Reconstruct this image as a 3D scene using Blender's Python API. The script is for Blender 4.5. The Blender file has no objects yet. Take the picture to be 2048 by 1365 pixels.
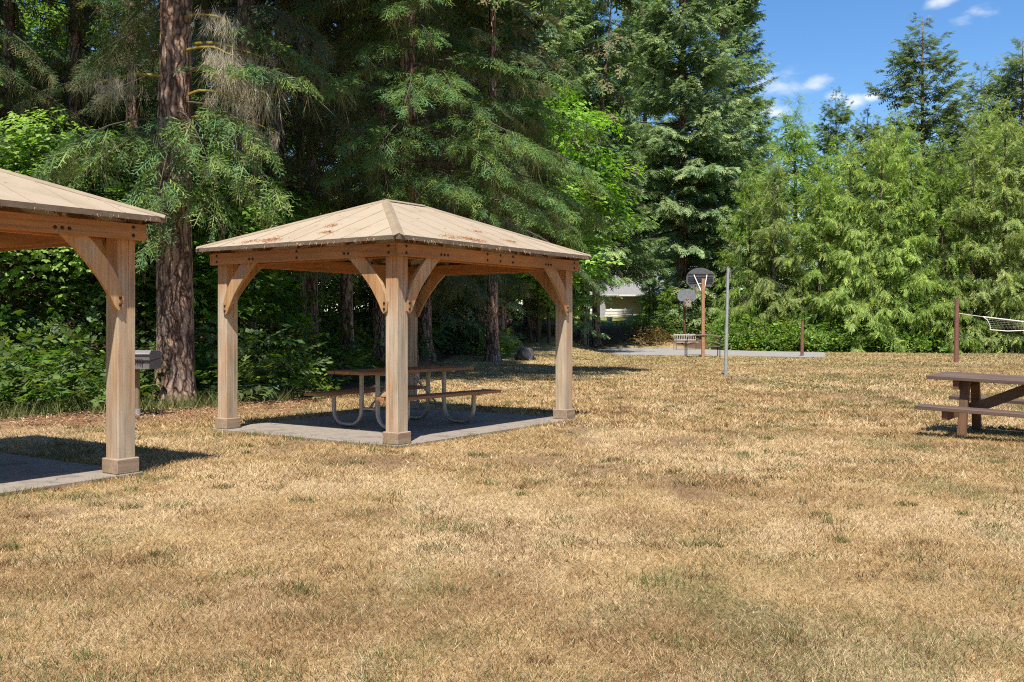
import bpy, bmesh, math, random
import numpy as np
from mathutils import Vector, Matrix

S = bpy.context.scene
COL = S.collection
R = math.radians
rng = np.random.default_rng(7)
random.seed(7)

# ------------------------------------------------------------------ camera
FPX, CXP, HY, HC = 1956.4, 1024.0, 649.5, 1.366          # lens in photo pixels, horizon row, eye height
cam = bpy.data.cameras.new('camera')
cam.sensor_width = 36.0
cam.lens = 36.0 * FPX / 2048
cam.shift_y = (HY - 682.5) / 2048
cam.clip_start, cam.clip_end = 0.05, 3000
cam_o = bpy.data.objects.new('camera', cam)
COL.objects.link(cam_o)
cam_o.location = (0, 0, HC)
cam_o.rotation_euler = (R(90), 0, 0)
S.camera = cam_o

# ------------------------------------------------------------------ sky and sun
SUN_EL = R(62)
SUN_DX = 0.05
w = bpy.data.worlds.new('World')
S.world = w
w.use_nodes = True
nt = w.node_tree
nt.nodes.clear()
def wn(t, **kw):
    n = nt.nodes.new(t)
    for k, v in kw.items(): setattr(n, k, v)
    return n
sky = wn('ShaderNodeTexSky', sky_type='NISHITA', sun_disc=False)
sky.sun_elevation = SUN_EL
sky.sun_rotation = math.pi
sky.altitude = 200
sky.air_density, sky.dust_density, sky.ozone_density = 1.0, 0.3, 2.5
bgS = wn('ShaderNodeBackground'); bgS.inputs[1].default_value = 0.108
hs_ = wn('ShaderNodeHueSaturation'); hs_.inputs['Saturation'].default_value = 1.27; hs_.inputs['Hue'].default_value = 0.504
nt.links.new(sky.outputs[0], hs_.inputs['Color']); nt.links.new(hs_.outputs[0], bgS.inputs[0])
tc = wn('ShaderNodeTexCoord')
nrm = wn('ShaderNodeVectorMath', operation='NORMALIZE')
nt.links.new(tc.outputs['Generated'], nrm.inputs[0])
def cdir(az, el): return (math.sin(R(az))*math.cos(R(el)), math.cos(R(az))*math.cos(R(el)), math.sin(R(el)))
# small fair-weather puffs all over the sky: azimuth (0 = +Y, clockwise), elevation, angular radius
clouds = [(15.5, 13.5, 1.8), (14.6, 12.0, 1.3), (17.1, 13.2, 1.1), (19.2, 12.1, 1.0), (18.2, 12.5, .9), (20.2, 12.3, .7), (25.5, 16.05, 1.3), (24.9, 15.9, 1.0), (23.7, 16.8, .9)]
rr = random.Random(3)
for k in range(14): clouds.append((40 + k*22 + rr.uniform(-8, 8), rr.uniform(10, 30), rr.uniform(1.5, 3.5)))
last = None
for az, el, rad in clouds:
    sb = wn('ShaderNodeVectorMath', operation='SUBTRACT')
    nt.links.new(nrm.outputs[0], sb.inputs[0]); sb.inputs[1].default_value = cdir(az, el)
    sm = wn('ShaderNodeVectorMath', operation='MULTIPLY'); sm.inputs[1].default_value = (1, 1, 1.9)
    nt.links.new(sb.outputs[0], sm.inputs[0])
    ln_ = wn('ShaderNodeVectorMath', operation='LENGTH'); nt.links.new(sm.outputs[0], ln_.inputs[0])
    mr = wn('ShaderNodeMapRange'); mr.interpolation_type = 'SMOOTHSTEP'
    mr.inputs[1].default_value = R(rad)*1.5; mr.inputs[2].default_value = 0.0
    nt.links.new(ln_.outputs['Value'], mr.inputs[0])
    if last is None: last = mr.outputs[0]
    else:
        mx = wn('ShaderNodeMath', operation='MAXIMUM')
        nt.links.new(last, mx.inputs[0]); nt.links.new(mr.outputs[0], mx.inputs[1]); last = mx.outputs[0]
scl = wn('ShaderNodeVectorMath', operation='MULTIPLY'); scl.inputs[1].default_value = (1, 1, 2.2)
nt.links.new(nrm.outputs[0], scl.inputs[0])
nz = wn('ShaderNodeTexNoise'); nz.inputs['Scale'].default_value = 26; nz.inputs['Detail'].default_value = 7; nz.inputs['Roughness'].default_value = 0.55
nt.links.new(scl.outputs[0], nz.inputs['Vector'])
ma = wn('ShaderNodeMath', operation='MULTIPLY_ADD'); ma.inputs[1].default_value = 2.4
nt.links.new(nz.outputs[0], ma.inputs[0]); nt.links.new(last, ma.inputs[2])
cm = wn('ShaderNodeMapRange'); cm.interpolation_type = 'SMOOTHSTEP'
cm.inputs[1].default_value = 1.45; cm.inputs[2].default_value = 2.75
nt.links.new(ma.outputs[0], cm.inputs[0])
cm2 = wn('ShaderNodeMath', operation='MULTIPLY'); nt.links.new(cm.outputs[0], cm2.inputs[0])
gate = wn('ShaderNodeMapRange'); gate.inputs[1].default_value = 0.0; gate.inputs[2].default_value = 0.25
nt.links.new(last, gate.inputs[0]); nt.links.new(gate.outputs[0], cm2.inputs[1])
bgC = wn('ShaderNodeBackground'); bgC.inputs[0].default_value = (0.93, 0.96, 1, 1); bgC.inputs[1].default_value = 0.72
mix = wn('ShaderNodeMixShader')
nt.links.new(cm2.outputs[0], mix.inputs[0]); nt.links.new(bgS.outputs[0], mix.inputs[1]); nt.links.new(bgC.outputs[0], mix.inputs[2])
wo = wn('ShaderNodeOutputWorld'); nt.links.new(mix.outputs[0], wo.inputs[0])

sun = bpy.data.lights.new('sun', 'SUN')
sun.energy, sun.angle, sun.color = 5.0, R(0.53), (1.0, 0.93, 0.82)
sun_o = bpy.data.objects.new('sun', sun); COL.objects.link(sun_o)
sun_o.rotation_euler = Vector((SUN_DX, math.cos(SUN_EL), -math.sin(SUN_EL))).to_track_quat('-Z', 'Y').to_euler()
vs = S.view_settings
vs.view_transform, vs.look, vs.exposure, vs.gamma = 'Standard', 'None', 0.72, 1.0
S.cycles.filter_width = 1.1
S.cycles.use_denoising = False
S.cycles.max_bounces = 6
S.cycles.diffuse_bounces = 4
S.cycles.transmission_bounces = 4
S.cycles.caustics_reflective = S.cycles.caustics_refractive = False

# ------------------------------------------------------------------ helpers
def G(px, py, z=0.0):
    Y = FPX * (HC - z) / (py - HY)
    return ((px - CXP) / FPX * Y, Y, z)
def AX(px, Y): return (px - CXP) / FPX * Y
def AZ(py, Y): return HC + (HY - py) / FPX * Y

def tag(o, label=None, cat=None, group=None, kind=None):
    if label: o['label'] = label
    if cat: o['category'] = cat
    if group: o['group'] = group
    if kind: o['kind'] = kind
    return o
def empty(name, loc=(0, 0, 0), rz=0.0):
    o = bpy.data.objects.new(name, None); COL.objects.link(o)
    o.location = loc; o.rotation_euler = (0, 0, rz); o.empty_display_size = 0.2
    return o
def link(name, me, parent=None, mat=None):
    o = bpy.data.objects.new(name, me); COL.objects.link(o); o.parent = parent
    if mat is not None and not me.materials: me.materials.append(mat)
    return o
def copy_tree(o, parent=None):
    c = o.copy(); COL.objects.link(c); c.parent = parent
    for ch in o.children: copy_tree(ch, c)
    return c

class MB:
    """collects vertices and faces of one part"""
    def __init__(s): s.v = []; s.f = []
    def add(s, vs, fs):
        n = len(s.v); s.v += [tuple(p) for p in vs]; s.f += [tuple(i + n for i in f) for f in fs]; return s
    def box(s, c, d, M=None):
        x, y, z = d[0]/2, d[1]/2, d[2]/2
        P = [Vector((a*x, b*y, e*z)) for e in (-1, 1) for b in (-1, 1) for a in (-1, 1)]
        if M is not None: P = [M @ p for p in P]
        c = Vector(c)
        return s.add([p + c for p in P], [(0, 2, 3, 1), (4, 5, 7, 6), (0, 1, 5, 4), (2, 6, 7, 3), (0, 4, 6, 2), (1, 3, 7, 5)])
    def bar(s, a, b, wd, ht, up=(0, 0, 1)):
        a, b = Vector(a), Vector(b); x = (b - a); L = x.length; x.normalize()
        y = Vector(up).cross(x)
        if y.length < 1e-4: y = Vector((1, 0, 0)).cross(x)
        y.normalize(); z = x.cross(y)
        return s.box((a + b)/2, (L, wd, ht), Matrix((x, y, z)).transposed())
    def tube(s, pts, r, n=8, cap=True):
        pts = [Vector(p) for p in pts]; m = len(pts)
        rs = r if hasattr(r, '__len__') else [r]*m
        ref = None; rings = []
        for i in range(m):
            t = (pts[min(i+1, m-1)] - pts[max(i-1, 0)]).normalized()
            if ref is None:
                ref = Vector((0, 0, 1)) if abs(t.z) < .9 else Vector((1, 0, 0))
            u = (ref - t*ref.dot(t)).normalized(); ref = u; q = t.cross(u)
            rings.append([pts[i] + (u*math.cos(2*math.pi*k/n) + q*math.sin(2*math.pi*k/n))*rs[i] for k in range(n)])
        vs = [p for rg in rings for p in rg]; fs = []
        for i in range(m-1):
            for k in range(n):
                fs.append((i*n+k, i*n+(k+1) % n, (i+1)*n+(k+1) % n, (i+1)*n+k))
        if cap: fs += [tuple(range(n-1, -1, -1)), tuple((m-1)*n+k for k in range(n))]
        return s.add(vs, fs)
    def prism(s, poly, axis, a, b):
        """extrude a 2D polygon along axis ('x','y','z') from a to b"""
        def p3(p, t):
            return {'x': (t, p[0], p[1]), 'y': (p[0], t, p[1]), 'z': (p[0], p[1], t)}[axis]
        n = len(poly)
        vs = [p3(p, a) for p in poly] + [p3(p, b) for p in poly]
        fs = [tuple(range(n-1, -1, -1)), tuple(range(n, 2*n))] + [(i, (i+1) % n, n+(i+1) % n, n+i) for i in range(n)]
        return s.add(vs, fs)
    def mesh(s, name, mat=None, smooth=False, bevel=0.0):
        me = bpy.data.meshes.new(name); me.from_pydata(s.v, [], s.f); me.update()
        bm = bmesh.new(); bm.from_mesh(me); bmesh.ops.recalc_face_normals(bm, faces=bm.faces)
        if bevel: bmesh.ops.bevel(bm, geom=list(bm.edges), offset=bevel, segments=1, affect='EDGES', clamp_overlap=True)
        bm.to_mesh(me); bm.free()
        if smooth:
            me.polygons.foreach_set('use_smooth', [True]*len(me.polygons))
            try: me.set_sharp_from_angle(angle=R(40))
            except Exception: pass
        if mat: me.materials.append(mat)
        return me
    def build(s, name, mat, parent=None, smooth=False, bevel=0.0):
        return link(name, s.mesh(name, mat, smooth, bevel), parent)

def np_mesh(name, V, F, mat, col=None, smooth=False):
    """V (n,3), F (m,k) -> mesh; col (n,3) linear vertex colour"""
    me = bpy.data.meshes.new(name)
    n, (m, k) = len(V), F.shape
    me.vertices.add(n); me.vertices.foreach_set('co', np.ascontiguousarray(V, np.float32).ravel())
    me.loops.add(m*k); me.loops.foreach_set('vertex_index', np.ascontiguousarray(F, np.int32).ravel())
    me.polygons.add(m); me.polygons.foreach_set('loop_start', np.arange(0, m*k, k, dtype=np.int32))
    if smooth: me.polygons.foreach_set('use_smooth', np.ones(m, bool))
    me.update(calc_edges=True)
    if col is not None:
        a = me.color_attributes.new('tint', 'FLOAT_COLOR', 'POINT')
        c = np.ones((n, 4), np.float32); c[:, :3] = col
        a.data.foreach_set('color', c.ravel())
    if mat: me.materials.append(mat)
    return me

def vnoise(x, y, seed=0):
    xi, yi = np.floor(x).astype(np.int64), np.floor(y).astype(np.int64)
    fx, fy = x - xi, y - yi
    fx, fy = fx*fx*(3-2*fx), fy*fy*(3-2*fy)
    def h(a, b):
        n = (a*374761393 + b*668265263 + seed*974711) & 0xFFFFFFFF
        n = ((n ^ (n >> 13)) * 1274126177) & 0xFFFFFFFF
        n = n ^ (n >> 16)
        return (n & 0xFFFF) / 65535.0
    return (h(xi, yi)*(1-fx) + h(xi+1, yi)*fx)*(1-fy) + (h(xi, yi+1)*(1-fx) + h(xi+1, yi+1)*fx)*fy
def fbm(x, y, seed=0, o=4):
    t = 0; a = .5; s = 0
    for k in range(o):
        t = t + a*vnoise(x*2**k, y*2**k, seed+k); s += a; a *= .55
    return t/s
def sstep(a, b, x):
    t = np.clip((x-a)/(b-a), 0, 1); return t*t*(3-2*t)

# ------------------------------------------------------------------ materials
def mat_new(name):
    m = bpy.data.materials.new(name); m.use_nodes = True
    nt = m.node_tree; b = nt.nodes['Principled BSDF']
    def N(t, **kw):
        n = nt.nodes.new(t)
        for k, v in kw.items(): setattr(n, k, v)
        return n
    return m, nt, b, N
def ramp(N, stops):
    r = N('ShaderNodeValToRGB'); e = r.color_ramp.elements
    while len(e) < len(stops): e.new(0.5)
    for i, (p, c) in enumerate(stops): e[i].position = p; e[i].color = (*c, 1)
    return r
def noisy(name, c1, c2, scale=6, stretch=(1, 1, 1), rough=0.8, bump=0.2, detail=6, metal=0.0, c3=None, dist=0.02):
    m, nt, b, N = mat_new(name); L = nt.links.new
    tc = N('ShaderNodeTexCoord'); mp = N('ShaderNodeMapping'); mp.inputs['Scale'].default_value = stretch
    L(tc.outputs['Object'], mp.inputs[0])
    n = N('ShaderNodeTexNoise'); n.inputs['Scale'].default_value = scale; n.inputs['Detail'].default_value = detail; n.inputs['Roughness'].default_value = .65
    L(mp.outputs[0], n.inputs['Vector'])
    st = [(.3, c1), (.7, c2)] if c3 is None else [(.25, c1), (.5, c2), (.75, c3)]
    r = ramp(N, st); L(n.outputs[0], r.inputs[0]); L(r.outputs[0], b.inputs['Base Color'])
    b.inputs['Roughness'].default_value = rough; b.inputs['Metallic'].default_value = metal
    if bump:
        bp = N('ShaderNodeBump'); bp.inputs['Strength'].default_value = bump; bp.inputs['Distance'].default_value = dist
        L(n.outputs[0], bp.inputs['Height']); L(bp.outputs[0], b.inputs['Normal'])
    return m
def wood(name, axis, fresh, grey, zfade=None, rough=.75, fine=34, greyamt=.5):
    """grain along one local axis; weathered grey patches, optionally less weathered above zfade"""
    m, nt, b, N = mat_new(name); L = nt.links.new
    tc = N('ShaderNodeTexCoord')
    st = {'x': (.035, 1, 1), 'y': (1, .035, 1), 'z': (1, 1, .035)}[axis]
    oi = N('ShaderNodeObjectInfo')
    ad = N('ShaderNodeVectorMath', operation='ADD'); L(tc.outputs['Object'], ad.inputs[0])
    sc = N('ShaderNodeMath', operation='MULTIPLY'); sc.inputs[1].default_value = 7.3; L(oi.outputs['Random'], sc.inputs[0])
    L(sc.outputs[0], ad.inputs[1])
    mp = N('ShaderNodeMapping'); mp.inputs['Scale'].default_value = st; L(ad.outputs[0], mp.inputs[0])
    n = N('ShaderNodeTexNoise'); n.inputs['Scale'].default_value = fine; n.inputs['Detail'].default_value = 7; n.inputs['Roughness'].default_value = .7; n.inputs['Distortion'].default_value = .4
    L(mp.outputs[0], n.inputs['Vector'])
    mp2 = N('ShaderNodeMapping'); mp2.inputs['Scale'].default_value = [1 if s == 1 else .25 for s in st]; L(ad.outputs[0], mp2.inputs[0])
    n2 = N('ShaderNodeTexNoise'); n2.inputs['Scale'].default_value = 5; n2.inputs['Detail'].default_value = 4; L(mp2.outputs[0], n2.inputs['Vector'])
    d = lambda c, k: tuple(x*k for x in c)
    r1 = ramp(N, [(.3, d(fresh, .62)), (.5, fresh), (.72, d(fresh, 1.25))]); L(n.outputs[0], r1.inputs[0])
    r2 = ramp(N, [(.3, d(grey, .6)), (.5, grey), (.72, d(grey, 1.22))]); L(n.outputs[0], r2.inputs[0])
    mx = N('ShaderNodeMix', data_type='RGBA'); L(r1.outputs[0], mx.inputs['A']); L(r2.outputs[0], mx.inputs['B'])
    f = N('ShaderNodeMapRange'); f.inputs[1].default_value = .35; f.inputs[2].default_value = .65
    f.inputs[3].default_value = greyamt-.3; f.inputs[4].default_value = greyamt+.3; L(n2.outputs[0], f.inputs[0])
    fac = f.outputs[0]
    if zfade:
        sp = N('ShaderNodeSeparateXYZ'); L(tc.outputs['Object'], sp.inputs[0])
        mz = N('ShaderNodeMapRange'); mz.interpolation_type = 'SMOOTHSTEP'; mz.inputs[1].default_value = zfade[0]; mz.inputs[2].default_value = zfade[1]
        mz.inputs[3].default_value = 1; mz.inputs[4].default_value = 0.1; L(sp.outputs[2], mz.inputs[0])
        mu = N('ShaderNodeMath', operation='MULTIPLY'); L(fac, mu.inputs[0]); L(mz.outputs[0], mu.inputs[1]); fac = mu.outputs[0]
    L(fac, mx.inputs['Factor'])
    # knots
    vo = N('ShaderNodeTexVoronoi'); vo.inputs['Scale'].default_value = 3.4
    mp3 = N('ShaderNodeMapping'); mp3.inputs['Scale'].default_value = [1 if s == 1 else .6 for s in st]; L(ad.outputs[0], mp3.inputs[0]); L(mp3.outputs[0], vo.inputs['Vector'])
    kr = N('ShaderNodeMapRange'); kr.inputs[1].default_value = .03; kr.inputs[2].default_value = .075; L(vo.outputs['Distance'], kr.inputs[0])
    mk = N('ShaderNodeMix', data_type='RGBA'); mk.inputs['A'].default_value = (*d(fresh, .35), 1)
    L(kr.outputs[0], mk.inputs['Factor']); L(mx.outputs['Result'], mk.inputs['B'])
    ns = N('ShaderNodeTexNoise'); ns.inputs['Scale'].default_value = 3.2; ns.inputs['Detail'].default_value = 6; ns.inputs['Roughness'].default_value = .7; L(mp2.outputs[0], ns.inputs['Vector'])
    ks = N('ShaderNodeMapRange'); ks.inputs[1].default_value = .3; ks.inputs[2].default_value = .7; ks.inputs[3].default_value = .68; ks.inputs[4].default_value = 1.18; L(ns.outputs[0], ks.inputs[0])
    sv = N('ShaderNodeVectorMath', operation='SCALE'); L(mk.outputs['Result'], sv.inputs[0]); L(ks.outputs[0], sv.inputs['Scale'])
    L(sv.outputs[0], b.inputs['Base Color'])
    b.inputs['Roughness'].default_value = rough
    bp = N('ShaderNodeBump'); bp.inputs['Strength'].default_value = .35; bp.inputs['Distance'].default_value = .004
    L(n.outputs[0], bp.inputs['Height']); L(bp.outputs[0], b.inputs['Normal'])
    return m
def stained(name, c, stain):
    m, nt, b, N = mat_new(name); L = nt.links.new
    tc = N('ShaderNodeTexCoord'); oi = N('ShaderNodeObjectInfo')
    n = N('ShaderNodeTexNoise'); n.inputs['Scale'].default_value = 1.7; n.inputs['Detail'].default_value = 9; n.inputs['Roughness'].default_value = .68; n.inputs['Distortion'].default_value = .6
    L(tc.outputs['Object'], n.inputs['Vector'])
    f = N('ShaderNodeMapRange'); f.inputs[1].default_value = .50; f.inputs[2].default_value = .80; f.inputs[4].default_value = .7; L(n.outputs[0], f.inputs[0])
    n2 = N('ShaderNodeTexNoise'); n2.inputs['Scale'].default_value = 60; n2.inputs['Detail'].default_value = 4; L(tc.outputs['Object'], n2.inputs['Vector'])
    k = N('ShaderNodeMapRange'); k.inputs[3].default_value = .86; k.inputs[4].default_value = 1.12; L(n2.outputs[0], k.inputs[0])
    k2 = N('ShaderNodeMapRange'); k2.inputs[3].default_value = .975; k2.inputs[4].default_value = 1.025; L(oi.outputs['Random'], k2.inputs[0])
    mm = N('ShaderNodeMath', operation='MULTIPLY'); L(k.outputs[0], mm.inputs[0]); L(k2.outputs[0], mm.inputs[1])
    mx = N('ShaderNodeMix', data_type='RGBA'); mx.inputs['A'].default_value = (*c, 1); mx.inputs['B'].default_value = (*stain, 1); L(f.outputs[0], mx.inputs['Factor'])
    vm = N('ShaderNodeVectorMath', operation='SCALE'); L(mx.outputs['Result'], vm.inputs[0]); L(mm.outputs[0], vm.inputs['Scale'])
    L(vm.outputs[0], b.inputs['Base Color']); b.inputs['Roughness'].default_value = .65
    return m
def foliage(name, transl=.35, rough=.55, spec=.3, tcol=(1.0, 1.15, .55)):
    m, nt, b, N = mat_new(name); L = nt.links.new
    at = N('ShaderNodeAttribute', attribute_name='tint')
    L(at.outputs['Color'], b.inputs['Base Color']); b.inputs['Roughness'].default_value = rough
    b.inputs['Specular IOR Level'].default_value = spec
    oi = N('ShaderNodeObjectInfo')
    hsv = N('ShaderNodeHueSaturation')
    for (o0, o1, nm_) in ((.49, .514, 'Hue'), (.85, 1.08, 'Saturation'), (.95, 1.3, 'Value')):
        mrr = N('ShaderNodeMapRange'); mrr.inputs[3].default_value = o0; mrr.inputs[4].default_value = o1
        if nm_ == 'Value':
            fr = N('ShaderNodeMath', operation='FRACT'); ml = N('ShaderNodeMath', operation='MULTIPLY'); ml.inputs[1].default_value = 7.13
            L(oi.outputs['Random'], ml.inputs[0]); L(ml.outputs[0], fr.inputs[0]); L(fr.outputs[0], mrr.inputs[0])
        else: L(oi.outputs['Random'], mrr.inputs[0])
        L(mrr.outputs[0], hsv.inputs[nm_])
    if name != 'grass_blades':
        L(at.outputs['Color'], hsv.inputs['Color']); L(hsv.outputs[0], b.inputs['Base Color'])
    if transl:
        t = N('ShaderNodeBsdfTranslucent')
        mu = N('ShaderNodeMix', data_type='RGBA', blend_type='MULTIPLY'); mu.inputs['Factor'].default_value = 1; mu.inputs['B'].default_value = (*tcol, 1)
        L(at.outputs['Color'] if name == 'grass_blades' else hsv.outputs[0], mu.inputs['A']); L(mu.outputs['Result'], t.inputs[0])
        mx = N('ShaderNodeMixShader'); mx.inputs[0].default_value = transl
        L(b.outputs[0], mx.inputs[1]); L(t.outputs[0], mx.inputs[2])
        out = nt.nodes['Material Output']; L(mx.outputs[0], out.inputs[0])
    return m

FRESH, GREY = (.40, .155, .04), (.38, .205, .085)
M = {}
M['post'] = wood('post_wood', 'z', (.42, .19, .065), (.45, .365, .265), zfade=(1.55, 2.05), greyamt=.86)
M['beam_x'] = wood('beam_wood_x', 'x', FRESH, GREY, greyamt=.15)
M['beam_y'] = wood('beam_wood_y', 'y', FRESH, GREY, greyamt=.15)
M['brace'] = wood('brace_wood', 'z', (.42, .20, .07), (.43, .29, .165), greyamt=.45)
M['base'] = wood('base_wood', 'x', (.30, .19, .11), (.34, .26, .19), greyamt=.6)
M['rafter'] = wood('rafter_wood', 'x', (.26, .13, .05), (.25, .17, .10), greyamt=.2)
M['table_top'] = wood('table_plank_wood', 'x', (.38, .15, .05), (.27, .16, .09), greyamt=.3)
M['brown'] = wood('brown_stained_wood', 'x', (.085, .048, .033), (.135, .092, .07), greyamt=.5)
M['brown_leg'] = wood('brown_leg_wood', 'z', (.17, .078, .035), (.12, .075, .05), greyamt=.3)
M['roof'] = stained('roof_metal', (.37, .30, .215), (.25, .165, .095))
M['roof_old'] = noisy('roof_metal', (.33, .25, .17), (.40, .32, .23), 3.5, (1, 1, 1), .6, .05, c3=(.37, .285, .195))
M['cap'] = noisy('roof_cap_metal', (.24, .18, .12), (.33, .26, .18), 5, (1, 1, 1), .55, .05)
M['gutter'] = noisy('eave_trim_metal', (.10, .07, .045), (.19, .135, .09), 9, (1, 1, 1), .6, .1)
M['bolt'] = noisy('bolt_iron', (.02, .017, .015), (.045, .035, .03), 30, rough=.5, metal=.6, bump=0)
M['concrete'] = noisy('concrete', (.10, .083, .068), (.25, .215, .18), 3.2, rough=.9, bump=.25, detail=9, c3=(.17, .145, .12), dist=.004)
M['steel'] = noisy('galvanised_tube', (.29, .27, .235), (.43, .41, .36), 14, rough=.45, metal=.55, bump=.05)
M['pole'] = noisy('galvanised_pole', (.34, .36, .37), (.50, .52, .53), 10, rough=.45, metal=.5, bump=.05)
M['needle'] = noisy('dry_needles', (.30, .11, .035), (.52, .27, .12), 25, rough=.9, bump=0)
M['fringe'] = noisy('dry_needle_fringe', (.35, .24, .13), (.55, .42, .27), 25, rough=.9, bump=0)
M['iron'] = noisy('grill_iron', (.13, .115, .12), (.19, .17, .18), 12, rough=.55, metal=.2, bump=.1)
M['black'] = noisy('black_iron', (.012, .012, .013), (.03, .03, .03), 12, rough=.6, bump=0)
M['grill_post'] = noisy('grill_post_paint', (.17, .13, .075), (.27, .20, .11), 18, rough=.6, metal=.2, bump=.1)
M['white'] = noisy('white_paint', (.62, .62, .60), (.75, .75, .73), 5, rough=.6, bump=.05)
M['rust'] = noisy('rust_brown_steel', (.28, .14, .07), (.40, .22, .115), 9, rough=.8, bump=.15)
M['rust2'] = noisy('dark_rust_steel', (.13, .06, .045), (.22, .10, .07), 9, rough=.8, bump=.15)
M['board'] = noisy('backboard_grey', (.15, .165, .185), (.22, .24, .26), 5, rough=.5, bump=.05)
M['board_back'] = noisy('backboard_dark', (.07, .07, .078), (.11, .11, .12), 5, rough=.5, bump=.05)
M['rim'] = noisy('rim_red', (.38, .07, .04), (.5, .12, .07), 8, rough=.6, bump=0)
M['net'] = noisy('net_cord', (.55, .50, .42), (.66, .62, .54), 30, rough=.9, bump=0)
M['bench_brown'] = noisy('bench_brown', (.10, .065, .05), (.20, .14, .11), 9, rough=.6, bump=.05)
M['bench_pale'] = noisy('bench_pale', (.36, .33, .30), (.5, .47, .43), 9, rough=.6, bump=.05)
M['asphalt'] = noisy('court_asphalt', (.20, .19, .18), (.30, .285, .27), 2.2, rough=.9, bump=.15, detail=10, dist=.01)
M['house_wall'] = noisy('house_siding', (.26, .21, .165), (.33, .27, .215), 3, (1, 1, 9), .8, .1)
M['house_roof'] = noisy('roof_shingle', (.15, .15, .155), (.25, .25, .26), 7, (1, 1, 3), .9, .3)
M['glass'] = noisy('window_glass', (.03, .035, .04), (.05, .06, .07), 2, rough=.08, bump=0)
M['rock'] = noisy('rock', (.06, .055, .05), (.15, .14, .13), 3, rough=.9, bump=.6, detail=9, dist=.05)
M['fir'] = foliage('fir_needles', .35, .6, .2, (1, 1.08, .7))
M['cedar'] = foliage('cedar_sprays', .40, tcol=(1.05, 1.15, .45))
M['leaf'] = foliage('broad_leaves', .48, .45, .4, (1.1, 1.3, .35))
M['grass'] = foliage('grass_blades', .25, .7, .15, (1, .95, .7))
M['lichen'] = foliage('lichen_strands', .2, .9, .1, (1, 1, 1))

def bark(name, c1, c2, c3, scale=9):
    m, nt, b, N = mat_new(name); L = nt.links.new
    tc = N('ShaderNodeTexCoord'); mp = N('ShaderNodeMapping'); mp.inputs['Scale'].default_value = (1, 1, .075); L(tc.outputs['Object'], mp.inputs[0])
    n0 = N('ShaderNodeTexNoise'); n0.inputs['Scale'].default_value = 3; n0.inputs['Detail'].default_value = 5; L(tc.outputs['Object'], n0.inputs['Vector'])
    vm = N('ShaderNodeVectorMath', operation='MULTIPLY_ADD'); vm.inputs[1].default_value = (.30, .30, .12); L(n0.outputs['Color'], vm.inputs[0]); L(mp.outputs[0], vm.inputs[2])
    vo = N('ShaderNodeTexVoronoi'); vo.inputs['Scale'].default_value = scale; vo.feature = 'DISTANCE_TO_EDGE'; L(vm.outputs[0], vo.inputs['Vector'])
    n = N('ShaderNodeTexNoise'); n.inputs['Scale'].default_value = 30; n.inputs['Detail'].default_value = 8; n.inputs['Roughness'].default_value = .7; L(mp.outputs[0], n.inputs['Vector'])
    mr = N('ShaderNodeMapRange'); mr.inputs[1].default_value = 0; mr.inputs[2].default_value = .22; L(vo.outputs['Distance'], mr.inputs[0])
    mm = N('ShaderNodeMath', operation='MULTIPLY'); L(mr.outputs[0], mm.inputs[0]); L(n.outputs[0], mm.inputs[1])
    r = ramp(N, [(.04, c1), (.28, c2), (.6, c3)]); L(mm.outputs[0], r.inputs[0]); L(r.outputs[0], b.inputs['Base Color'])
    b.inputs['Roughness'].default_value = .95; b.inputs['Specular IOR Level'].default_value = .1
    bp = N('ShaderNodeBump'); bp.inputs['Strength'].default_value = .9; bp.inputs['Distance'].default_value = .035
    L(mm.outputs[0], bp.inputs['Height']); L(bp.outputs[0], b.inputs['Normal'])
    return m
M['bark'] = bark('fir_bark', (.06, .038, .028), (.23, .145, .105), (.42, .30, .23))
M['bark_grey'] = bark('grey_bark', (.04, .032, .026), (.14, .115, .09), (.27, .235, .195), 12)
M['limb'] = noisy('limb_bark', (.05, .036, .026), (.13, .10, .075), 14, rough=.95, bump=.3)
M['moss'] = noisy('mossy_bark', (.20, .15, .02), (.30, .24, .05), 20, rough=.95, bump=.4)

# ------------------------------------------------------------------ terrain
EDGE_X = [-60, -12, -7.5, -5.1, -3.55, -3.3, -2.98, -2.85, -2.05, 4.2, 6.5, 9.5, 11, 14.5, 20, 40, 80]
EDGE_Y = [9, 12.3, 14.1, 16.0, 18.1, 21.3, 25, 34, 42.5, 53.5, 59, 60, 53, 49.5, 47, 45, 40]
def edge_d(x, y): return y - np.interp(x, EDGE_X, EDGE_Y)          # >0 inside the wood
def gz(x, y):
    x = np.asarray(x, float); y = np.asarray(y, float)
    a = 1 - sstep(1.5, 5.0, x)
    bank = a*1.25*sstep(33, 62, y) + (1-a)*1.25*sstep(55, 69, y)
    bank = bank + .95*sstep(64, 88, y)
    left = .25*sstep(1, 12, edge_d(x, y))*(1 - sstep(-2, 3, x))
    return bank + left
def gz1(x, y): return float(gz(x, y))

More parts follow.
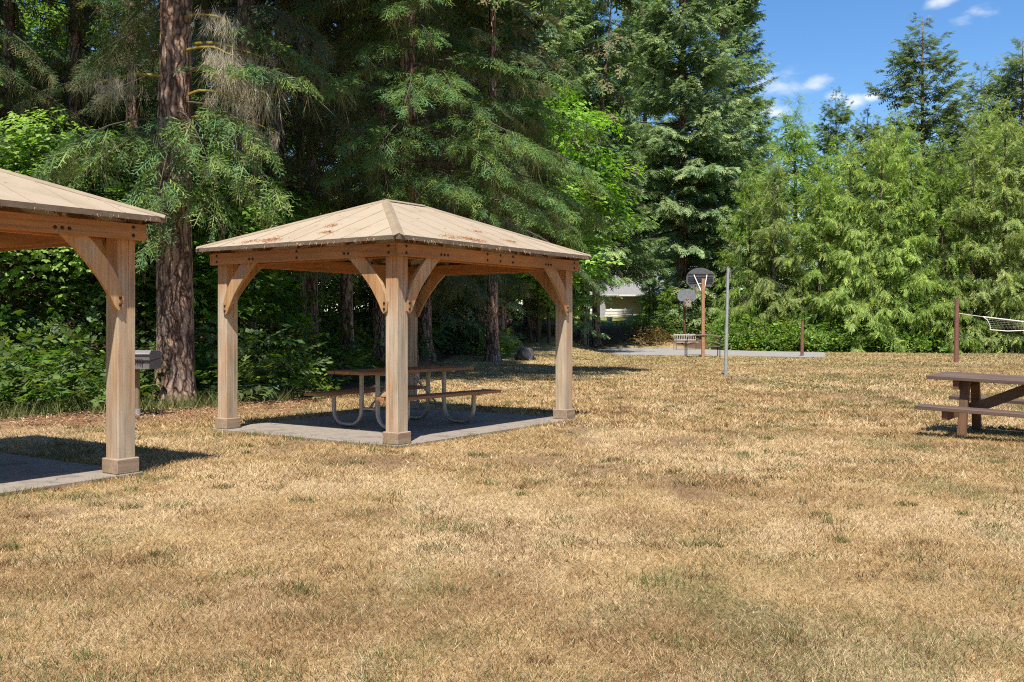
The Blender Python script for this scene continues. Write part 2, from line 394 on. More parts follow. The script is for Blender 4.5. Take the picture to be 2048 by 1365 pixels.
RB = dict(straw=(.49, .345, .17), pale=(.69, .535, .335), brown=(.27, .155, .075), olive=(.25, .205, .08), green=(.12, .135, .046), soil=(.16, .095, .06), litter=(.27, .145, .075), duff=(.13, .075, .045))
RB = {k: np.array(v) for k, v in RB.items()}
def lawn_fields(x, y):
    g = fbm(x*.42+3, y*.30, 11, 4); g2 = fbm(x*1.9, y*1.4, 23, 3)
    far = sstep(17, 40, y)
    green = sstep(.51, .76, .45*g+.55*g2 + .075*sstep(-1, 4, x) + .03*far)
    pale = sstep(.48, .72, fbm(x*.8+40, y*.6, 31, 4))
    brown = sstep(.55, .78, fbm(x*1.1, y*.9+9, 47, 4))
    g3 = fbm(x*5, y*4, 53, 2); pale = np.clip(pale + .7*sstep(.55, .8, g3), 0, 1); brown = np.clip(brown + .8*sstep(.58, .8, fbm(x*4.2+9, y*3.6, 59, 2)), 0, 1)
    soil = sstep(.64, .74, fbm(x*.9+5.2, y*.7, 61, 3))
    return green, pale, brown, soil, far
def lawn_color(x, y):
    green, pale, brown, soil, far = lawn_fields(x, y)
    c = np.ones((len(x), 3))*RB['straw']
    mixc = lambda c, t, k: c*(1-k[:, None]) + RB[t]*k[:, None]
    c = mixc(c, 'pale', pale*.5); c = mixc(c, 'brown', brown*.42)
    c = mixc(c, 'olive', np.clip(far*.45, 0, 1)); c = mixc(c, 'green', green*.4*(1-.3*far)); c = mixc(c, 'soil', soil*.6)
    d = edge_d(x, y)
    lit = sstep(-4.2, -.6, d + 1.6*(fbm(x*.6, y*.6, 77, 3)-.5))*(1 - sstep(-2.5, 0, x))
    c = mixc(c, 'litter', lit*.75)
    duff = sstep(-.6, .5, d + 1.2*(fbm(x*.9, y*.9, 79, 3)-.5))
    c = mixc(c, 'duff', duff)
    hl = sstep(65, 69, y)*sstep(3, 5, x)*(1-sstep(14, 18, x))
    c = c*(1-hl[:, None]) + np.array((.20, .21, .07))*hl[:, None]
    return c
def axis(lo, hi, step, far_lo, far_hi):
    a = list(np.arange(lo, hi+1e-6, step)); s = step; v = hi
    while v < far_hi: s *= 1.22; v += s; a.append(v)
    s = step; v = lo
    while v > far_lo: s *= 1.22; v -= s; a.insert(0, v)
    return np.array(a)
gx = axis(-9, 9, .14, -500, 500)
gy = np.concatenate([axis(3, 20, .14, -60, 20.01)[:-1], np.arange(20, 80, .45), axis(80, 81, 1, 79.9, 900)[1:]])
XX, YY = np.meshgrid(gx, gy); xv, yv = XX.ravel(), YY.ravel()
zv = gz(xv, yv) - .012 + .016*(fbm(xv*.9, yv*.9, 5, 3)-.5)
nx, ny = len(gx), len(gy)
ii = (np.arange(ny-1)[:, None]*nx + np.arange(nx-1)[None, :]).ravel()
GF = np.stack([ii, ii+1, ii+1+nx, ii+nx], 1)
m, ntg, b, N = mat_new('dry_lawn_soil'); L = ntg.links.new
at = N('ShaderNodeAttribute', attribute_name='tint'); tc = N('ShaderNodeTexCoord')
n1 = N('ShaderNodeTexNoise'); n1.inputs['Scale'].default_value = 34; n1.inputs['Detail'].default_value = 8; n1.inputs['Roughness'].default_value = .75
L(tc.outputs['Object'], n1.inputs['Vector'])
r1 = ramp(N, [(.28, (.35, .33, .30)), (.5, (.85, .85, .85)), (.72, (1.35, 1.35, 1.3))]); L(n1.outputs[0], r1.inputs[0])
mu = N('ShaderNodeMix', data_type='RGBA', blend_type='MULTIPLY'); mu.inputs['Factor'].default_value = 1
L(at.outputs['Color'], mu.inputs['A']); L(r1.outputs[0], mu.inputs['B']); L(mu.outputs['Result'], b.inputs['Base Color'])
b.inputs['Roughness'].default_value = .95; b.inputs['Specular IOR Level'].default_value = .1
bp = N('ShaderNodeBump'); bp.inputs['Strength'].default_value = .7; bp.inputs['Distance'].default_value = .03
L(n1.outputs[0], bp.inputs['Height']); L(bp.outputs[0], b.inputs['Normal'])
M['ground'] = m
ground = link('ground', np_mesh('ground', np.stack([xv, yv, zv], 1), GF, M['ground'], lawn_color(xv, yv), True))
tag(ground, kind='structure')

# court
court = [G(1188, 703.5), G(1235, 710), G(1330, 711.5), G(1470, 712.5), G(1600, 715), G(1650, 715), (15.2, 47.6, 0), (12.3, 50.2, 0), (10.0, 55, 0), (9, 57.6, 0), (6.5, 57.8, 0), (4.9, 53.5, 0)]
court = [(p[0], p[1]) for p in court]
mb = MB().prism(court, 'z', -.1, .012); tag(mb.build('basketball_court', M['asphalt']), kind='structure')

# ------------------------------------------------------------------ gazebo
L2, L1 = 3.60, 2.90                   # post centres, long side (local x) and short side (local y)
HX, HYY = L2/2, L1/2
TH = .9667
PT, ZB, BH = .18, 2.11, .145          # post size, beam underside, beam height
OV, HE, HR, RH = .27, 2.315, 2.985, .37
BRACE = [(.10, 1.465), (.125, 1.49), (.185, 1.60), (.27, 1.73), (.37, 1.85), (.50, 1.985), (.646, 2.115), (.67, 2.16), (.41, 2.16), (.39, 2.112), (.30, 2.02), (.20, 1.91), (.125, 1.80), (.075, 1.69), (.042, 1.60), (.05, 1.49)]
def make_gazebo():
    g = empty('gazebo')
    cross = []
    h = PT/2; q = .006
    # square post with chamfered corners and a board joint on every face
    face = [(-h+q, -h), (.012, -h), (.017, -h+.008), (.022, -h), (h-q, -h)]
    for k in range(4):
        c, s = round(math.cos(k*math.pi/2)), round(math.sin(k*math.pi/2))
        cross += [(c*x - s*y, s*x + c*y) for x, y in face]
    pm = MB().prism(cross, 'z', .10, ZB+.12).mesh('post', M['post'])
    hb = .116
    bpoly = [(-hb, -hb), (hb, -hb), (hb, hb), (-hb, hb)]
    bmh = MB().prism(bpoly, 'z', 0.0, .137).mesh('base_trim', M['base'], bevel=.008)
    boltm = MB().tube([(0, 0, 0), (0, 0, .006), (0, 0, .013)], [.016, .016, .009], 8).mesh('bolt', M['bolt'])
    def bolt(parent, p, n):
        o = link('bolt', boltm, parent); o.location = p
        o.rotation_euler = Vector(n).to_track_quat('Z', 'Y').to_euler(); return o
    for sx in (-1, 1):
        for sy in (-1, 1):
            p = link('post', pm, g); p.location = (sx*HX, sy*HYY, 0)
            bt = link('base_trim', bmh, p)
    # braces: in the outer plane of every side, both ends
    poly = BRACE
    t0, t1 = PT/2-.02, PT/2+.026
    bx = MB().prism(poly, 'y', t0, t1).mesh('brace', M['brace'], bevel=.004)
    for sx in (-1, 1):
        for sy in (-1, 1):
            for ax in 'xy':
                o = link('brace', bx, g); o.location = (sx*HX, sy*HYY, 0)
                # mesh: runs +x from the post, sits at +y side
                if ax == 'x': ex, ey = Vector((-sx, 0, 0)), Vector((0, sy, 0))
                else: ex, ey = Vector((0, -sy, 0)), Vector((sx, 0, 0))
                m3 = Matrix((ex, ey, Vector((0, 0, 1)))).transposed()
                o.matrix_local = Matrix.Translation(o.location) @ m3.to_4x4()
                for z, s in ((1.52, .085), (1.585, .085)): bolt(o, (s, t1, z), (0, 1, 0))
    # beams: outer boards on all four sides, inner boards behind them
    off = PT/2+.029
    for sy in (-1, 1):
        o = MB().box((0, sy*(HYY+off+.02), ZB+BH/2), (L2+2*(off+.04)+.0, .04, BH)).build('beam', M['beam_x'], g, bevel=.004)
        yo = sy*(HYY+off+.04)
        for x, z in [(-HX-.02, .11), (-HX-.02, .035), (HX+.02, .11), (HX+.02, .035), (-.28, .11), (-.28, .035), (0, .11), (0, .035), (.28, .11), (.28, .035)] + [(s*(HX-d), .05) for s in (-1, 1) for d in (.60, .665, .73)]:
            bolt(o, (x, yo, ZB+z), (0, sy, 0))
        MB().box((0, sy*(HYY-PT/2-.022), ZB+BH/2), (L2-PT-.01, .04, BH)).build('inner_beam', M['beam_x'], g, bevel=.004)
    for sx in (-1, 1):
        o = MB().box((sx*(HX+off+.02), 0, ZB+BH/2+.002), (.04, L1+2*(off)-.006, BH)).build('beam', M['beam_y'], g, bevel=.004)
        xo = sx*(HX+off+.04)
        for y, z in [(-HYY-.02, .11), (-HYY-.02, .035), (HYY+.02, .11), (HYY+.02, .035), (0, .11), (0, .035)] + [(s*(HYY-d), .05) for s in (-1, 1) for d in (.60, .665)]:
            bolt(o, (xo, y, ZB+z), (sx, 0, 0))
        MB().box((sx*(HX-PT/2-.022), 0, ZB+BH/2+.002), (.04, L1-PT-.01, BH)).build('inner_beam', M['beam_y'], g, bevel=.004)
    # rafters
    ex, ey = HX+OV, HYY+OV
    for sx in (-1, 1):
        for sy in (-1, 1):
            MB().bar((sx*(ex-.14), sy*(ey-.14), HE-.015), (sx*RH, sy*.02, HR-.085), .04, .10).build('hip_rafter', M['rafter'], g)
    for sy in (-1, 1):
        for x in (-1.15, -.4, .4, 1.15):
            f = min(1.0, (ex-abs(x))/(ex-RH)) if abs(x) > RH else 1.0
            MB().bar((x, sy*(ey-.10), HE-.02), (x, sy*(ey-f*ey+.03), HE+(HR-HE)*f-.085), .035, .09).build('rafter', M['rafter'], g)
    for sx in (-1, 1):
        for y in (-.8, 0, .8):
            f = (ey-abs(y))/ey
            MB().bar((sx*(ex-.10), y, HE-.02), (sx*(ex-f*(ex-RH)+.03), y, HE+(HR-HE)*f-.085), .035, .09).build('rafter', M['rafter'], g)
    MB().bar((-RH-.1, 0, HR-.09), (RH+.1, 0, HR-.09), .04, .10).build('ridge_board', M['rafter'], g)
    # roof panels: strips running down the slope, each with a small raised seam
    roof = empty('roof'); roof.parent = g
    n_long = 10; n_short = 8; TK = .012
    def strip(P, nrm):
        P = [Vector(p) for p in P]; d = Vector(nrm)*TK
        k = len(P)
        return MB().add([p for p in P] + [p + d for p in P], [tuple(range(k-1, -1, -1)), tuple(range(k, 2*k))] + [(i, (i+1) % k, k+(i+1) % k, k+i) for i in range(k)])
    def slope(along, half_a, half_b, ridge_a, sgn, n):
        # along: axis unit vector of the eave; half_b distance to eave on the other axis
        A = Vector(along); Bv = Vector((0, 0, 1)).cross(A)*1.0
        if Bv.x*0 + 0 == 0: pass
        B = Vector((abs(A.y)*sgn, abs(A.x)*sgn, 0))
        rb = 0.0 if abs(A.x) > .5 else RH          # where the slope ends on the B axis
        run = half_b - rb; rise = HR-HE
        nrm = (B*rise + Vector((0, 0, run))).normalized()
        def pt(a, f): return A*a + B*(half_b - run*f) + Vector((0, 0, HE + rise*f))
        def fmax(a): return 1.0 if abs(a) <= ridge_a else (half_a-abs(a))/(half_a-ridge_a)
        st = 2*half_a/n
        for i in range(n):
            a0, a1 = -half_a + i*st + .004, -half_a + (i+1)*st - .004
            xs = sorted({a0, a1} | {x for x in (-ridge_a, ridge_a) if a0 < x < a1} | ({0.0} if ridge_a < 1e-4 and a0 < 0 < a1 else set()))
            P = [pt(a0, 0), pt(a1, 0)] + [pt(x, max(fmax(x), .002)) for x in reversed(xs)]
            lift = nrm*(.0015*(i % 2))
            P = [p + lift for p in P]
            strip(P, nrm).build('roof_panel', M['roof'], roof)
        for i in range(1, n):
            a = -half_a + i*st
            MB().bar(pt(a, 0) + nrm*(TK+.003), pt(a, fmax(a)*.985) + nrm*(TK+.002), .014, .007, nrm).build('seam', M['roof'], roof)
    for sy in (-1, 1): slope((1, 0, 0), ex, ey, RH, sy, n_long)
    for sx in (-1, 1): slope((0, 1, 0), ey, ex, 0.0, sx, n_short)
    up = Vector((0, 0, 1))
    for sx in (-1, 1):
        for sy in (-1, 1):
            a, b2 = Vector((sx*(ex+.005), sy*(ey+.005), HE+.018)), Vector((sx*RH, 0, HR+.018))
            d = (b2-a).normalized(); sd = d.cross(up).normalized()
            wv = .062
            V = []
            for p in (a, b2):
                V += [p + sd*wv - up*.016, p + up*.014, p - sd*wv - up*.016, p - sd*wv - up*.022, p + up*.006, p + sd*wv - up*.022]
            MB().add(V, [(0, 1, 7, 6), (1, 2, 8, 7), (2, 3, 9, 8), (3, 4, 10, 9), (4, 5, 11, 10), (5, 0, 6, 11), (0, 5, 4, 1), (1, 4, 3, 2), (6, 7, 10, 11), (7, 8, 9, 10)]).build('hip_cap', M['cap'], roof)
    MB().prism([(-.07, HR+.004), (0, HR+.034), (.07, HR+.004), (.07, HR-.004), (0, HR+.026), (-.07, HR-.004)], 'x', -RH-.04, RH+.04).build('ridge_cap', M['cap'], roof)
    for sy in (-1, 1): MB().box((0, sy*(ey+.004), HE-.012), (2*ex+.02, .022, .05)).build('eave_trim', M['gutter'], roof)
    for sx in (-1, 1): MB().box((sx*(ex+.004), 0, HE-.013), (.022, 2*ey-.02, .048)).build('eave_trim', M['gutter'], roof)
    # soffit boards under the panels
    # fringe of needles hanging at the eaves
    def needles(n, mat, name, gen, Lr, wd):
        r = np.random.default_rng(5); V = []; F = []
        for i in range(n):
            p, d = gen(r); p = np.array(p); d = np.array(d); d = d/np.linalg.norm(d)*r.uniform(*Lr)
            s = np.cross(d, r.normal(size=3)); s = s/np.linalg.norm(s)*wd*.5
            k = len(V); V += [p - s, p + s, p + d + s*.3, p + d - s*.3]; F.append((k, k+1, k+2, k+3))
        return tag(link(name, np_mesh(name, np.array(V), np.array(F), mat), roof), kind='stuff')
    cl = np.random.default_rng(8).uniform(-1, 1, 60)
    def gen_f(r):
        c = cl[r.integers(60)] + r.normal()*.02; c = max(-.98, min(.98, c))
        s = r.integers(4)
        z = HE - .005 - r.uniform(0, .025)
        if s < 2: p = (c*ex, (s*2-1)*(ey+.018), z)
        else: p = ((s*2-5)*(ex+.018), c*ey, z)
        return p, (r.normal()*.45, r.normal()*.45, -1)
    needles(700, M['fringe'], 'needle_fringe', gen_f, (.012, .045), .004)
    pc = [(-.3, .12), (-.36, .16), (-.24, .10), (.25, .3), (-.55, .12), (.1, .62)]
    def gen_p(r):
        s = r.integers(4); k = r.integers(len(pc)) if r.random() < .93 else -1
        if k >= 0: c, f = pc[k]; c = c*(-1)**(s//2); c += r.normal()*.05; f = abs(f*.55 + r.normal()*.022)
        else: c, f = r.uniform(-.95, .95), r.uniform(0, .9)
        f = min(f, .92)
        if s < 2:
            sg = s*2-1; lim = ex-(ex-RH)*f-.06; x = c*lim; y = sg*ey*(1-f); z = HE+(HR-HE)*f
        else:
            sg = s*2-5; lim = ey*(1-f)-.06; y = c*max(lim, .02); x = sg*(ex-(ex-RH)*f); z = HE+(HR-HE)*f
        return (x, y, z+.020+r.uniform(0, .006)), (r.normal(), r.normal(), r.normal()*.12)
    needles(1800, M['needle'], 'needle_litter', gen_p, (.02, .05), .006)
    return g
gaz = make_gazebo()
c_, s_ = math.cos(TH), math.sin(TH)
GC = (-1.3007 + (c_*L2 - s_*L1)/2, 11.0433 + (s_*L2 + c_*L1)/2)
SLAB = .022
gaz.location = (GC[0], GC[1], SLAB); gaz.rotation_euler = (0, 0, TH)
tag(gaz, 'wooden gazebo with tan hipped metal roof over the pipe-legged picnic table, seen whole', 'gazebo', 'gazebos on the lawn')
TH2 = TH + .015
c2, s2 = math.cos(TH2), math.sin(TH2)
GC2 = (-3.558 - (c2*HX + s2*HYY), 8.8954 - (s2*HX - c2*HYY))
gaz2 = copy_tree(gaz)
gaz2.location = (GC2[0], GC2[1], SLAB); gaz2.rotation_euler = (0, 0, TH2)
gaz2['label'] = 'nearer wooden gazebo cut off by the left edge, one corner post showing'
SLABS = [(GC, TH), (GC2, TH2)]
for (c, th) in SLABS:
    o = MB().box((0, 0, -.012), (L2+.276, L1+.276, .13)).build('concrete_slab', M['concrete'])
    pw, pd = (L2+.28)/2-.004, (L1+.28)/2-.004
    for sx in (-1, 1):
        for sy in (-1, 1): MB().box((sx*(pw/2+.004), sy*(pd/2+.004), 0), (pw, pd, .16)).build('slab_panel', M['concrete'], o, bevel=.006)
    o.location = (c[0], c[1], SLAB-.08); o.rotation_euler = (0, 0, th); tag(o, kind='structure')

# ------------------------------------------------------------------ picnic tables
def make_pipe_table():
    t = empty('picnic_table')
    Lb = 2.05
    pl = MB().box((0, 0, 0), (Lb, .135, .038)).mesh('plank', M['table_top'], bevel=.004)
    for i in range(5):
        o = link('top_plank', pl, t); o.location = ((i % 2)*.012 - .006, (i-2)*.142, .735)
    for sy in (-1, 1):
        for k in (0, 1):
            o = link('bench_plank', pl, t); o.location = (.01*k, sy*(.62+.142*k), .435)
    for sx in (-1, 1):
        x = sx*.62
        for sy in (-1, 1):
            pts = [(x, sy*.15, .70), (x, sy*.15, .26)]
            r = .20
            for i in range(1, 8):
                a = math.pi/2*i/7; pts.append((x, sy*(.15+r-r*math.cos(a)), .235 - r*math.sin(a)))
            for i in range(0, 8):
                a = math.pi/2*i/7; pts.append((x, sy*(.69-r+r*math.sin(a)), .235 - r*math.cos(a)))
            pts += [(x, sy*.69, .26), (x, sy*.69, .405)]
            MB().tube(pts, .03, 10).build('leg_tube', M['steel'], t, True)
            MB().box((x, sy*.69, .408), (.05, .26, .014)).build('bench_bracket', M['steel'], t)
        MB().box((x, 0, .706), (.05, .66, .018)).build('top_bracket', M['steel'], t)
        MB().tube([(x, -.15, .26), (x, .15, .26)], .018, 8).build('cross_tube', M['steel'], t, True)
        MB().tube([(x, 0, .27), (sx*.12, 0, .705)], .014, 8).build('brace_tube', M['steel'], t, True)
    return t
pt = make_pipe_table()
pt.location = (-1.44, 13.05, SLAB); pt.rotation_euler = (0, 0, R(51))
tag(pt, 'orange plank picnic table on bent galvanised pipe legs, under the whole gazebo', 'picnic table', 'pipe-legged tables under gazebos')
pt2 = copy_tree(pt); pt2.location = (GC2[0]-.05, GC2[1]+.1, SLAB); pt2.rotation_euler = (0, 0, TH2)
pt2['label'] = 'picnic table under the left gazebo, just a plank end at the left edge'

def make_timber_table():
    t = empty('picnic_table')
    Lt = 2.5; wp = .148
    for i in range(5):
        MB().box((Lt/2, (i-2)*.154, .695), (Lt, wp, .045)).build('top_plank', M['brown'], t, bevel=.005)
    for sy in (-1, 1):
        for k in (0, 1):
            MB().box((Lt/2+.02, sy*(.62+.13*k), .355), (Lt+.04, .125, .045)).build('bench_plank', M['brown'], t, bevel=.005)
    for x in (.42, Lt-.42):
        MB().box((x-.075, 0, .615), (.07, .70, .11)).build('top_bearer', M['brown_leg'], t, bevel=.004)
        MB().box((x-.075, 0, .275), (.07, 1.55, .11)).build('bench_bearer', M['brown_leg'], t, bevel=.004)
        for sy in (-1, 1):
            MB().bar((x, sy*.34, -.06), (x, sy*.20, .672), .10, .075).build('leg', M['brown_leg'], t, bevel=.004)
    MB().bar((.46, 0, .30), (1.22, 0, .66), .045, .13).build('diagonal_brace', M['brown'], t)
    MB().bar((Lt-.46, 0, .30), (Lt-1.22, 0, .66), .045, .13).build('diagonal_brace', M['brown'], t)
    return t
tt = make_timber_table()
yaw = math.atan2(-.65, .76)
ox = 5.22 + .65*.385; oy = 12.36 + .76*.385
tt.matrix_world = Matrix.Translation((ox, oy, .02)) @ Matrix.Rotation(R(2.4), 4, 'X') @ Matrix.Rotation(yaw, 4, 'Z')
tag(tt, 'dark brown timber picnic table cut off by the right edge', 'picnic table')

# ------------------------------------------------------------------ grill
gx0, gy0, _ = G(275, 831)
gr = empty('park_grill', (gx0, gy0, 0), R(-6))
tag(gr, 'lidded grey park grill on a single post beside the big fir trunk', 'grill')
MB().tube([(0, 0, -.05), (0, 0, .10)], .045, 12).build('post_foot', M['pole'], gr, True)
MB().tube([(0, 0, .08), (0, 0, .66)], .036, 12).build('post', M['grill_post'], gr, True)
MB().tube([(0, 0, .60), (0, 0, .72)], .022, 10).build('swivel', M['grill_post'], gr, True)
wg, dg = .56, .38
MB().prism([(-dg/2, .70), (dg/2, .70), (dg/2, .86), (-dg/2, .815)], 'x', -wg/2, wg/2).build('fire_box', M['iron'], gr, bevel=.004)
lid = MB().prism([(-dg/2-.01, .825), (dg/2+.005, .868), (dg/2-.04, .975), (-dg/2+.05, .985), (-dg/2-.01, .93)], 'x', -wg/2-.008, wg/2+.008).build('lid', M['iron'], gr, bevel=.004)
MB().tube([(-wg/2-.02, -dg/2-.03, .935), (wg/2+.02, -dg/2-.03, .935)], .009, 8).build('lid_bar', M['pole'], lid, True)
for k in range(5):
    a = .10 + .035*k - .07
    MB().tube([(a, -dg/2-.014, .855), (a, -dg/2-.03, .835), (a+.004, -dg/2-.02, .775+.012*((k*3) % 4))], .009, 6).build('grate_handle', M['black'], gr, True)
MB().box((0, -dg/2-.013, .828), (wg+.01, .008, .022)).build('slot', M['black'], gr)

# ------------------------------------------------------------------ court furniture
def fan_poly(wd, ht, n=16):
    # fan-shaped backboard outline: flat bottom, tapering sides, arched top
    P = [(-wd*.36, 0), (wd*.36, 0), (wd*.5, ht*.22), (wd*.5, ht*.45)]
    for i in range(1, n):
        a = math.pi*i/n
        P.append((wd*.5*math.cos(a), ht*.45 + ht*.55*math.sin(a)))
    P.append((-wd*.5, ht*.45)); P.append((-wd*.5, ht*.22))
    return P
def make_hoop(name, loc, rz, bw, bh, bz, pole_h, mp, facing_board, label):
    h = empty(name, loc, rz); tag(h, label, 'basketball hoop', 'basketball hoops on the court')
    MB().box((0, 0, pole_h/2-.1), (.13, .13, pole_h+.2)).build('pole', mp, h, bevel=.01)
    by = -.62                                            # board stands off towards local -y
    MB().prism([(x, z+bz) for x, z in fan_poly(bw, bh)], 'y', by-.02, by+.02).build('backboard', facing_board, h)
    for k, z in enumerate([.18, .27, .36, .46, .60]):
        MB().box((0, by+.032, bz+bh*z*1.1), (bw*(.9 if k else .84), .024, .028)).build('board_rib', M['black'], h)
    for s in (-1, 1):
        MB().tube([(s*.02, 0, bz-.32), (s*.28, by+.05, bz+bh*.62)], .02, 8).build('strut', M['white'], h, True)
        MB().tube([(s*.05, 0, bz+.12), (s*.22, by+.03, bz+.10)], .02, 8).build('arm', M['white'], h, True)
    rz_ = bz+.12; ry = by-.02-.15-.225
    MB().tube([(.225*math.cos(a), ry+.225*math.sin(a), rz_) for a in np.linspace(0, 2*math.pi, 25)], .013, 6, False).build('rim', M['rim'], h, True)
    MB().box((0, by-.09, rz_), (.22, .16, .03)).build('rim_bracket', M['rim'], h)
    nb = MB()
    for k in range(12):
        for d in (-1, 1):
            pts = []
            for i in range(7):
                t = i/6; a = 2*math.pi*k/12 + d*t*1.2; r = .22 - .10*t**.7
                pts.append((r*math.cos(a), ry+r*math.sin(a), rz_-.01-.42*t))
            nb.tube(pts, .007, 4, False)
    nb.build('net', M['net'], h)
    return h
p = G(1406, 714)
make_hoop('basketball_hoop', (p[0], p[1], 0), R(180), 1.20, .82, AZ(573, p[1]), AZ(558, p[1]), M['rust'], M['board_back'], 'nearer basketball hoop on a rust-orange pole, its dark ribbed board seen from behind')
Yr = 57.2
make_hoop('basketball_hoop', (AX(1369, Yr+.6), Yr+.6, 0), R(3), 1.12, .72, AZ(603, Yr), AZ(592, Yr), M['rust2'], M['board'], 'farther basketball hoop facing the camera, grey fan board with red rim and net')

def make_bench(loc, rz, wd, ht, mw, mf, label, slats):
    b = empty('park_bench', loc, rz); tag(b, label, 'bench')
    sh = ht*.48
    for s in (-1, 1):
        MB().tube([(s*wd/2, -.25, 0), (s*wd/2, -.25, sh+.18)], .02, 8).build('leg', mf, b, True)
        MB().tube([(s*wd/2, .18, 0), (s*wd/2, .18, sh), (s*wd/2, .27, ht*.93)], .02, 8).build('leg', mf, b, True)
        MB().tube([(s*wd/2, -.27, sh+.18), (s*wd/2, .22, sh+.20)], .022, 8).build('armrest', mf, b, True)
    for k in range(4): MB().box((0, -.22+.125*k, sh), (wd, .10, .03)).build('seat_slat', mw, b)
    def arch(z, rise, r, nm, y):
        MB().tube([(wd/2*t, y, z + rise*(1-t*t)) for t in np.linspace(-1, 1, 13)], r, 6).build(nm, mw, b, True)
    if slats:
        MB().box((0, .265, ht*.97), (wd, .03, .07)).build('back_rail', mw, b)
        MB().box((0, .20, sh+.12), (wd, .03, .05)).build('back_rail', mw, b)
        n = 13
        for k in range(n): MB().bar(((k/(n-1)-.5)*wd*.96, .205, sh+.13), ((k/(n-1)-.5)*wd*.96, .26, ht*.95), .02, .04).build('back_slat', mw, b)
    else:
        arch(ht*.92, .08, .035, 'back_rail', .27)
        arch(sh+.10, .12, .022, 'back_rail', .22)
    return b
p = G(1407, 714)
make_bench((p[0], p[1]-.55+.75, 0.012), R(180), 1.40, .90, M['bench_brown'], M['black'], 'brown bench with an arched back rail behind the rust-orange pole', False)
p = G(1374, 700)
make_bench((p[0], p[1]+.3, 0.012), R(8), 1.25, .82, M['bench_pale'], M['bench_brown'], 'pale slatted bench in front of the farther hoop', True)

# tetherball pole, posts, volleyball net
p = G(1451, 751)
t = empty('tetherball_pole', p); tag(t, 'tall thin galvanised pole standing alone on the lawn before the court', 'pole')
Hp = AZ(536, p[1]); lx = AX(1456, p[1])-p[0]
MB().tube([(0, 0, -.1), (lx*.45, 0, Hp*.45)], .048, 12).build('lower_pole', M['pole'], t, True)
MB().tube([(lx*.45, 0, Hp*.45), (lx, 0, Hp)], .041, 12).build('upper_pole', M['pole'], t, True)
MB().tube([(lx, 0, Hp-.02), (lx+.05, 0, Hp-.01), (lx+.06, 0, Hp-.25)], .008, 6).build('eye_bolt', M['pole'], t, True)
p = G(1604, 712.5)
o = MB().tube([(0, 0, -.1), (.01, 0, .7), (.02, 0, AZ(645, p[1]))], [.075, .072, .068], 10).build('wooden_post', M['rust2'], None, True); o.location = p
tag(o, 'short brown post at the right end of the court', 'post')
p = G(1912, 725)
o = MB().tube([(0, 0, -.1), (.02, 0, 1.2), (.035, 0, AZ(598, p[1]))], [.085, .08, .075], 10).build('net_post', M['rust2'], None, True); o.location = p
tag(o, 'tall brown post carrying the volleyball net', 'post')
vp = Vector(p)
net = empty('volleyball_net', p); tag(net, 'sagging volleyball net with white tapes tied to the brown post', 'net')
yv_ = vp.y
def W(px, py, Y): return Vector((AX(px, Y), Y, AZ(py, Y))) - vp
a, b1, c1 = W(1916, 627, yv_), W(1966, 634, yv_+.2), W(2150, 654, yv_+1.0)
MB().tube([a, b1], .012, 6).build('tie_rope', M['net'], net, True)
MB().tube([b1, (b1+c1)/2 + Vector((0, 0, -.02)), c1], .022, 6).build('top_tape', M['white'], net, True)
d1, e1 = W(1981, 660, yv_+.2), W(2150, 660, yv_+1.0)
MB().tube([b1, b1.lerp(d1, .35)+Vector((.06, 0, .05)), b1.lerp(d1, .7)+Vector((.06, 0, .03)), d1], .016, 6).build('side_tape', M['white'], net, True)
MB().tube([d1, d1.lerp(e1, .2)+Vector((0, 0, -.05)), d1.lerp(e1, .5)+Vector((0, 0, -.01)), e1], .017, 6).build('bottom_tape', M['white'], net, True)
nb = MB()
for i in range(1, 24):
    t = i/24; nb.tube([b1.lerp(c1, t), d1.lerp(e1, t)], .0012, 3, False)
for i in range(1, 6):
    t = i/6; nb.tube([b1.lerp(d1, t), c1.lerp(e1, t)], .0012, 3, False)
tag(nb.build('cord_mesh', M['net'], net), kind='stuff')
p = G(1176, 699.5); zz = gz1(p[0], p[1])
o = MB().tube([(0, 0, -.1), (.02, 0, 1.1), (.07, 0, 2.15)], .055, 8).build('wooden_post', M['bark_grey'], None, True); o.location = (p[0], p[1], zz)
tag(o, 'weathered grey post at the foot of the path to the house', 'post')

# rock in the shaded grass
bm = bmesh.new(); bmesh.ops.create_icosphere(bm, subdivisions=4, radius=1)
for v in bm.verts:
    c = v.co; k = 1 + .28*math.sin(3.1*c.x+1.3*c.y)*math.cos(2.3*c.y-1.7*c.z) + .12*math.sin(7*c.x+5*c.z)*math.sin(6*c.y)
    v.co = Vector((c.x*k*.36, c.y*k*.30, max(c.z, -.5)*k*.30))
me = bpy.data.meshes.new('boulder'); bm.to_mesh(me); bm.free(); me.polygons.foreach_set('use_smooth', [True]*len(me.polygons))
o = link('boulder', me, None, M['rock']); p = G(1049, 709, .25); o.location = (p[0], p[1], gz1(p[0], p[1])+.10)
tag(o, 'grey boulder in the shaded grass beyond the gazebo', 'rock')

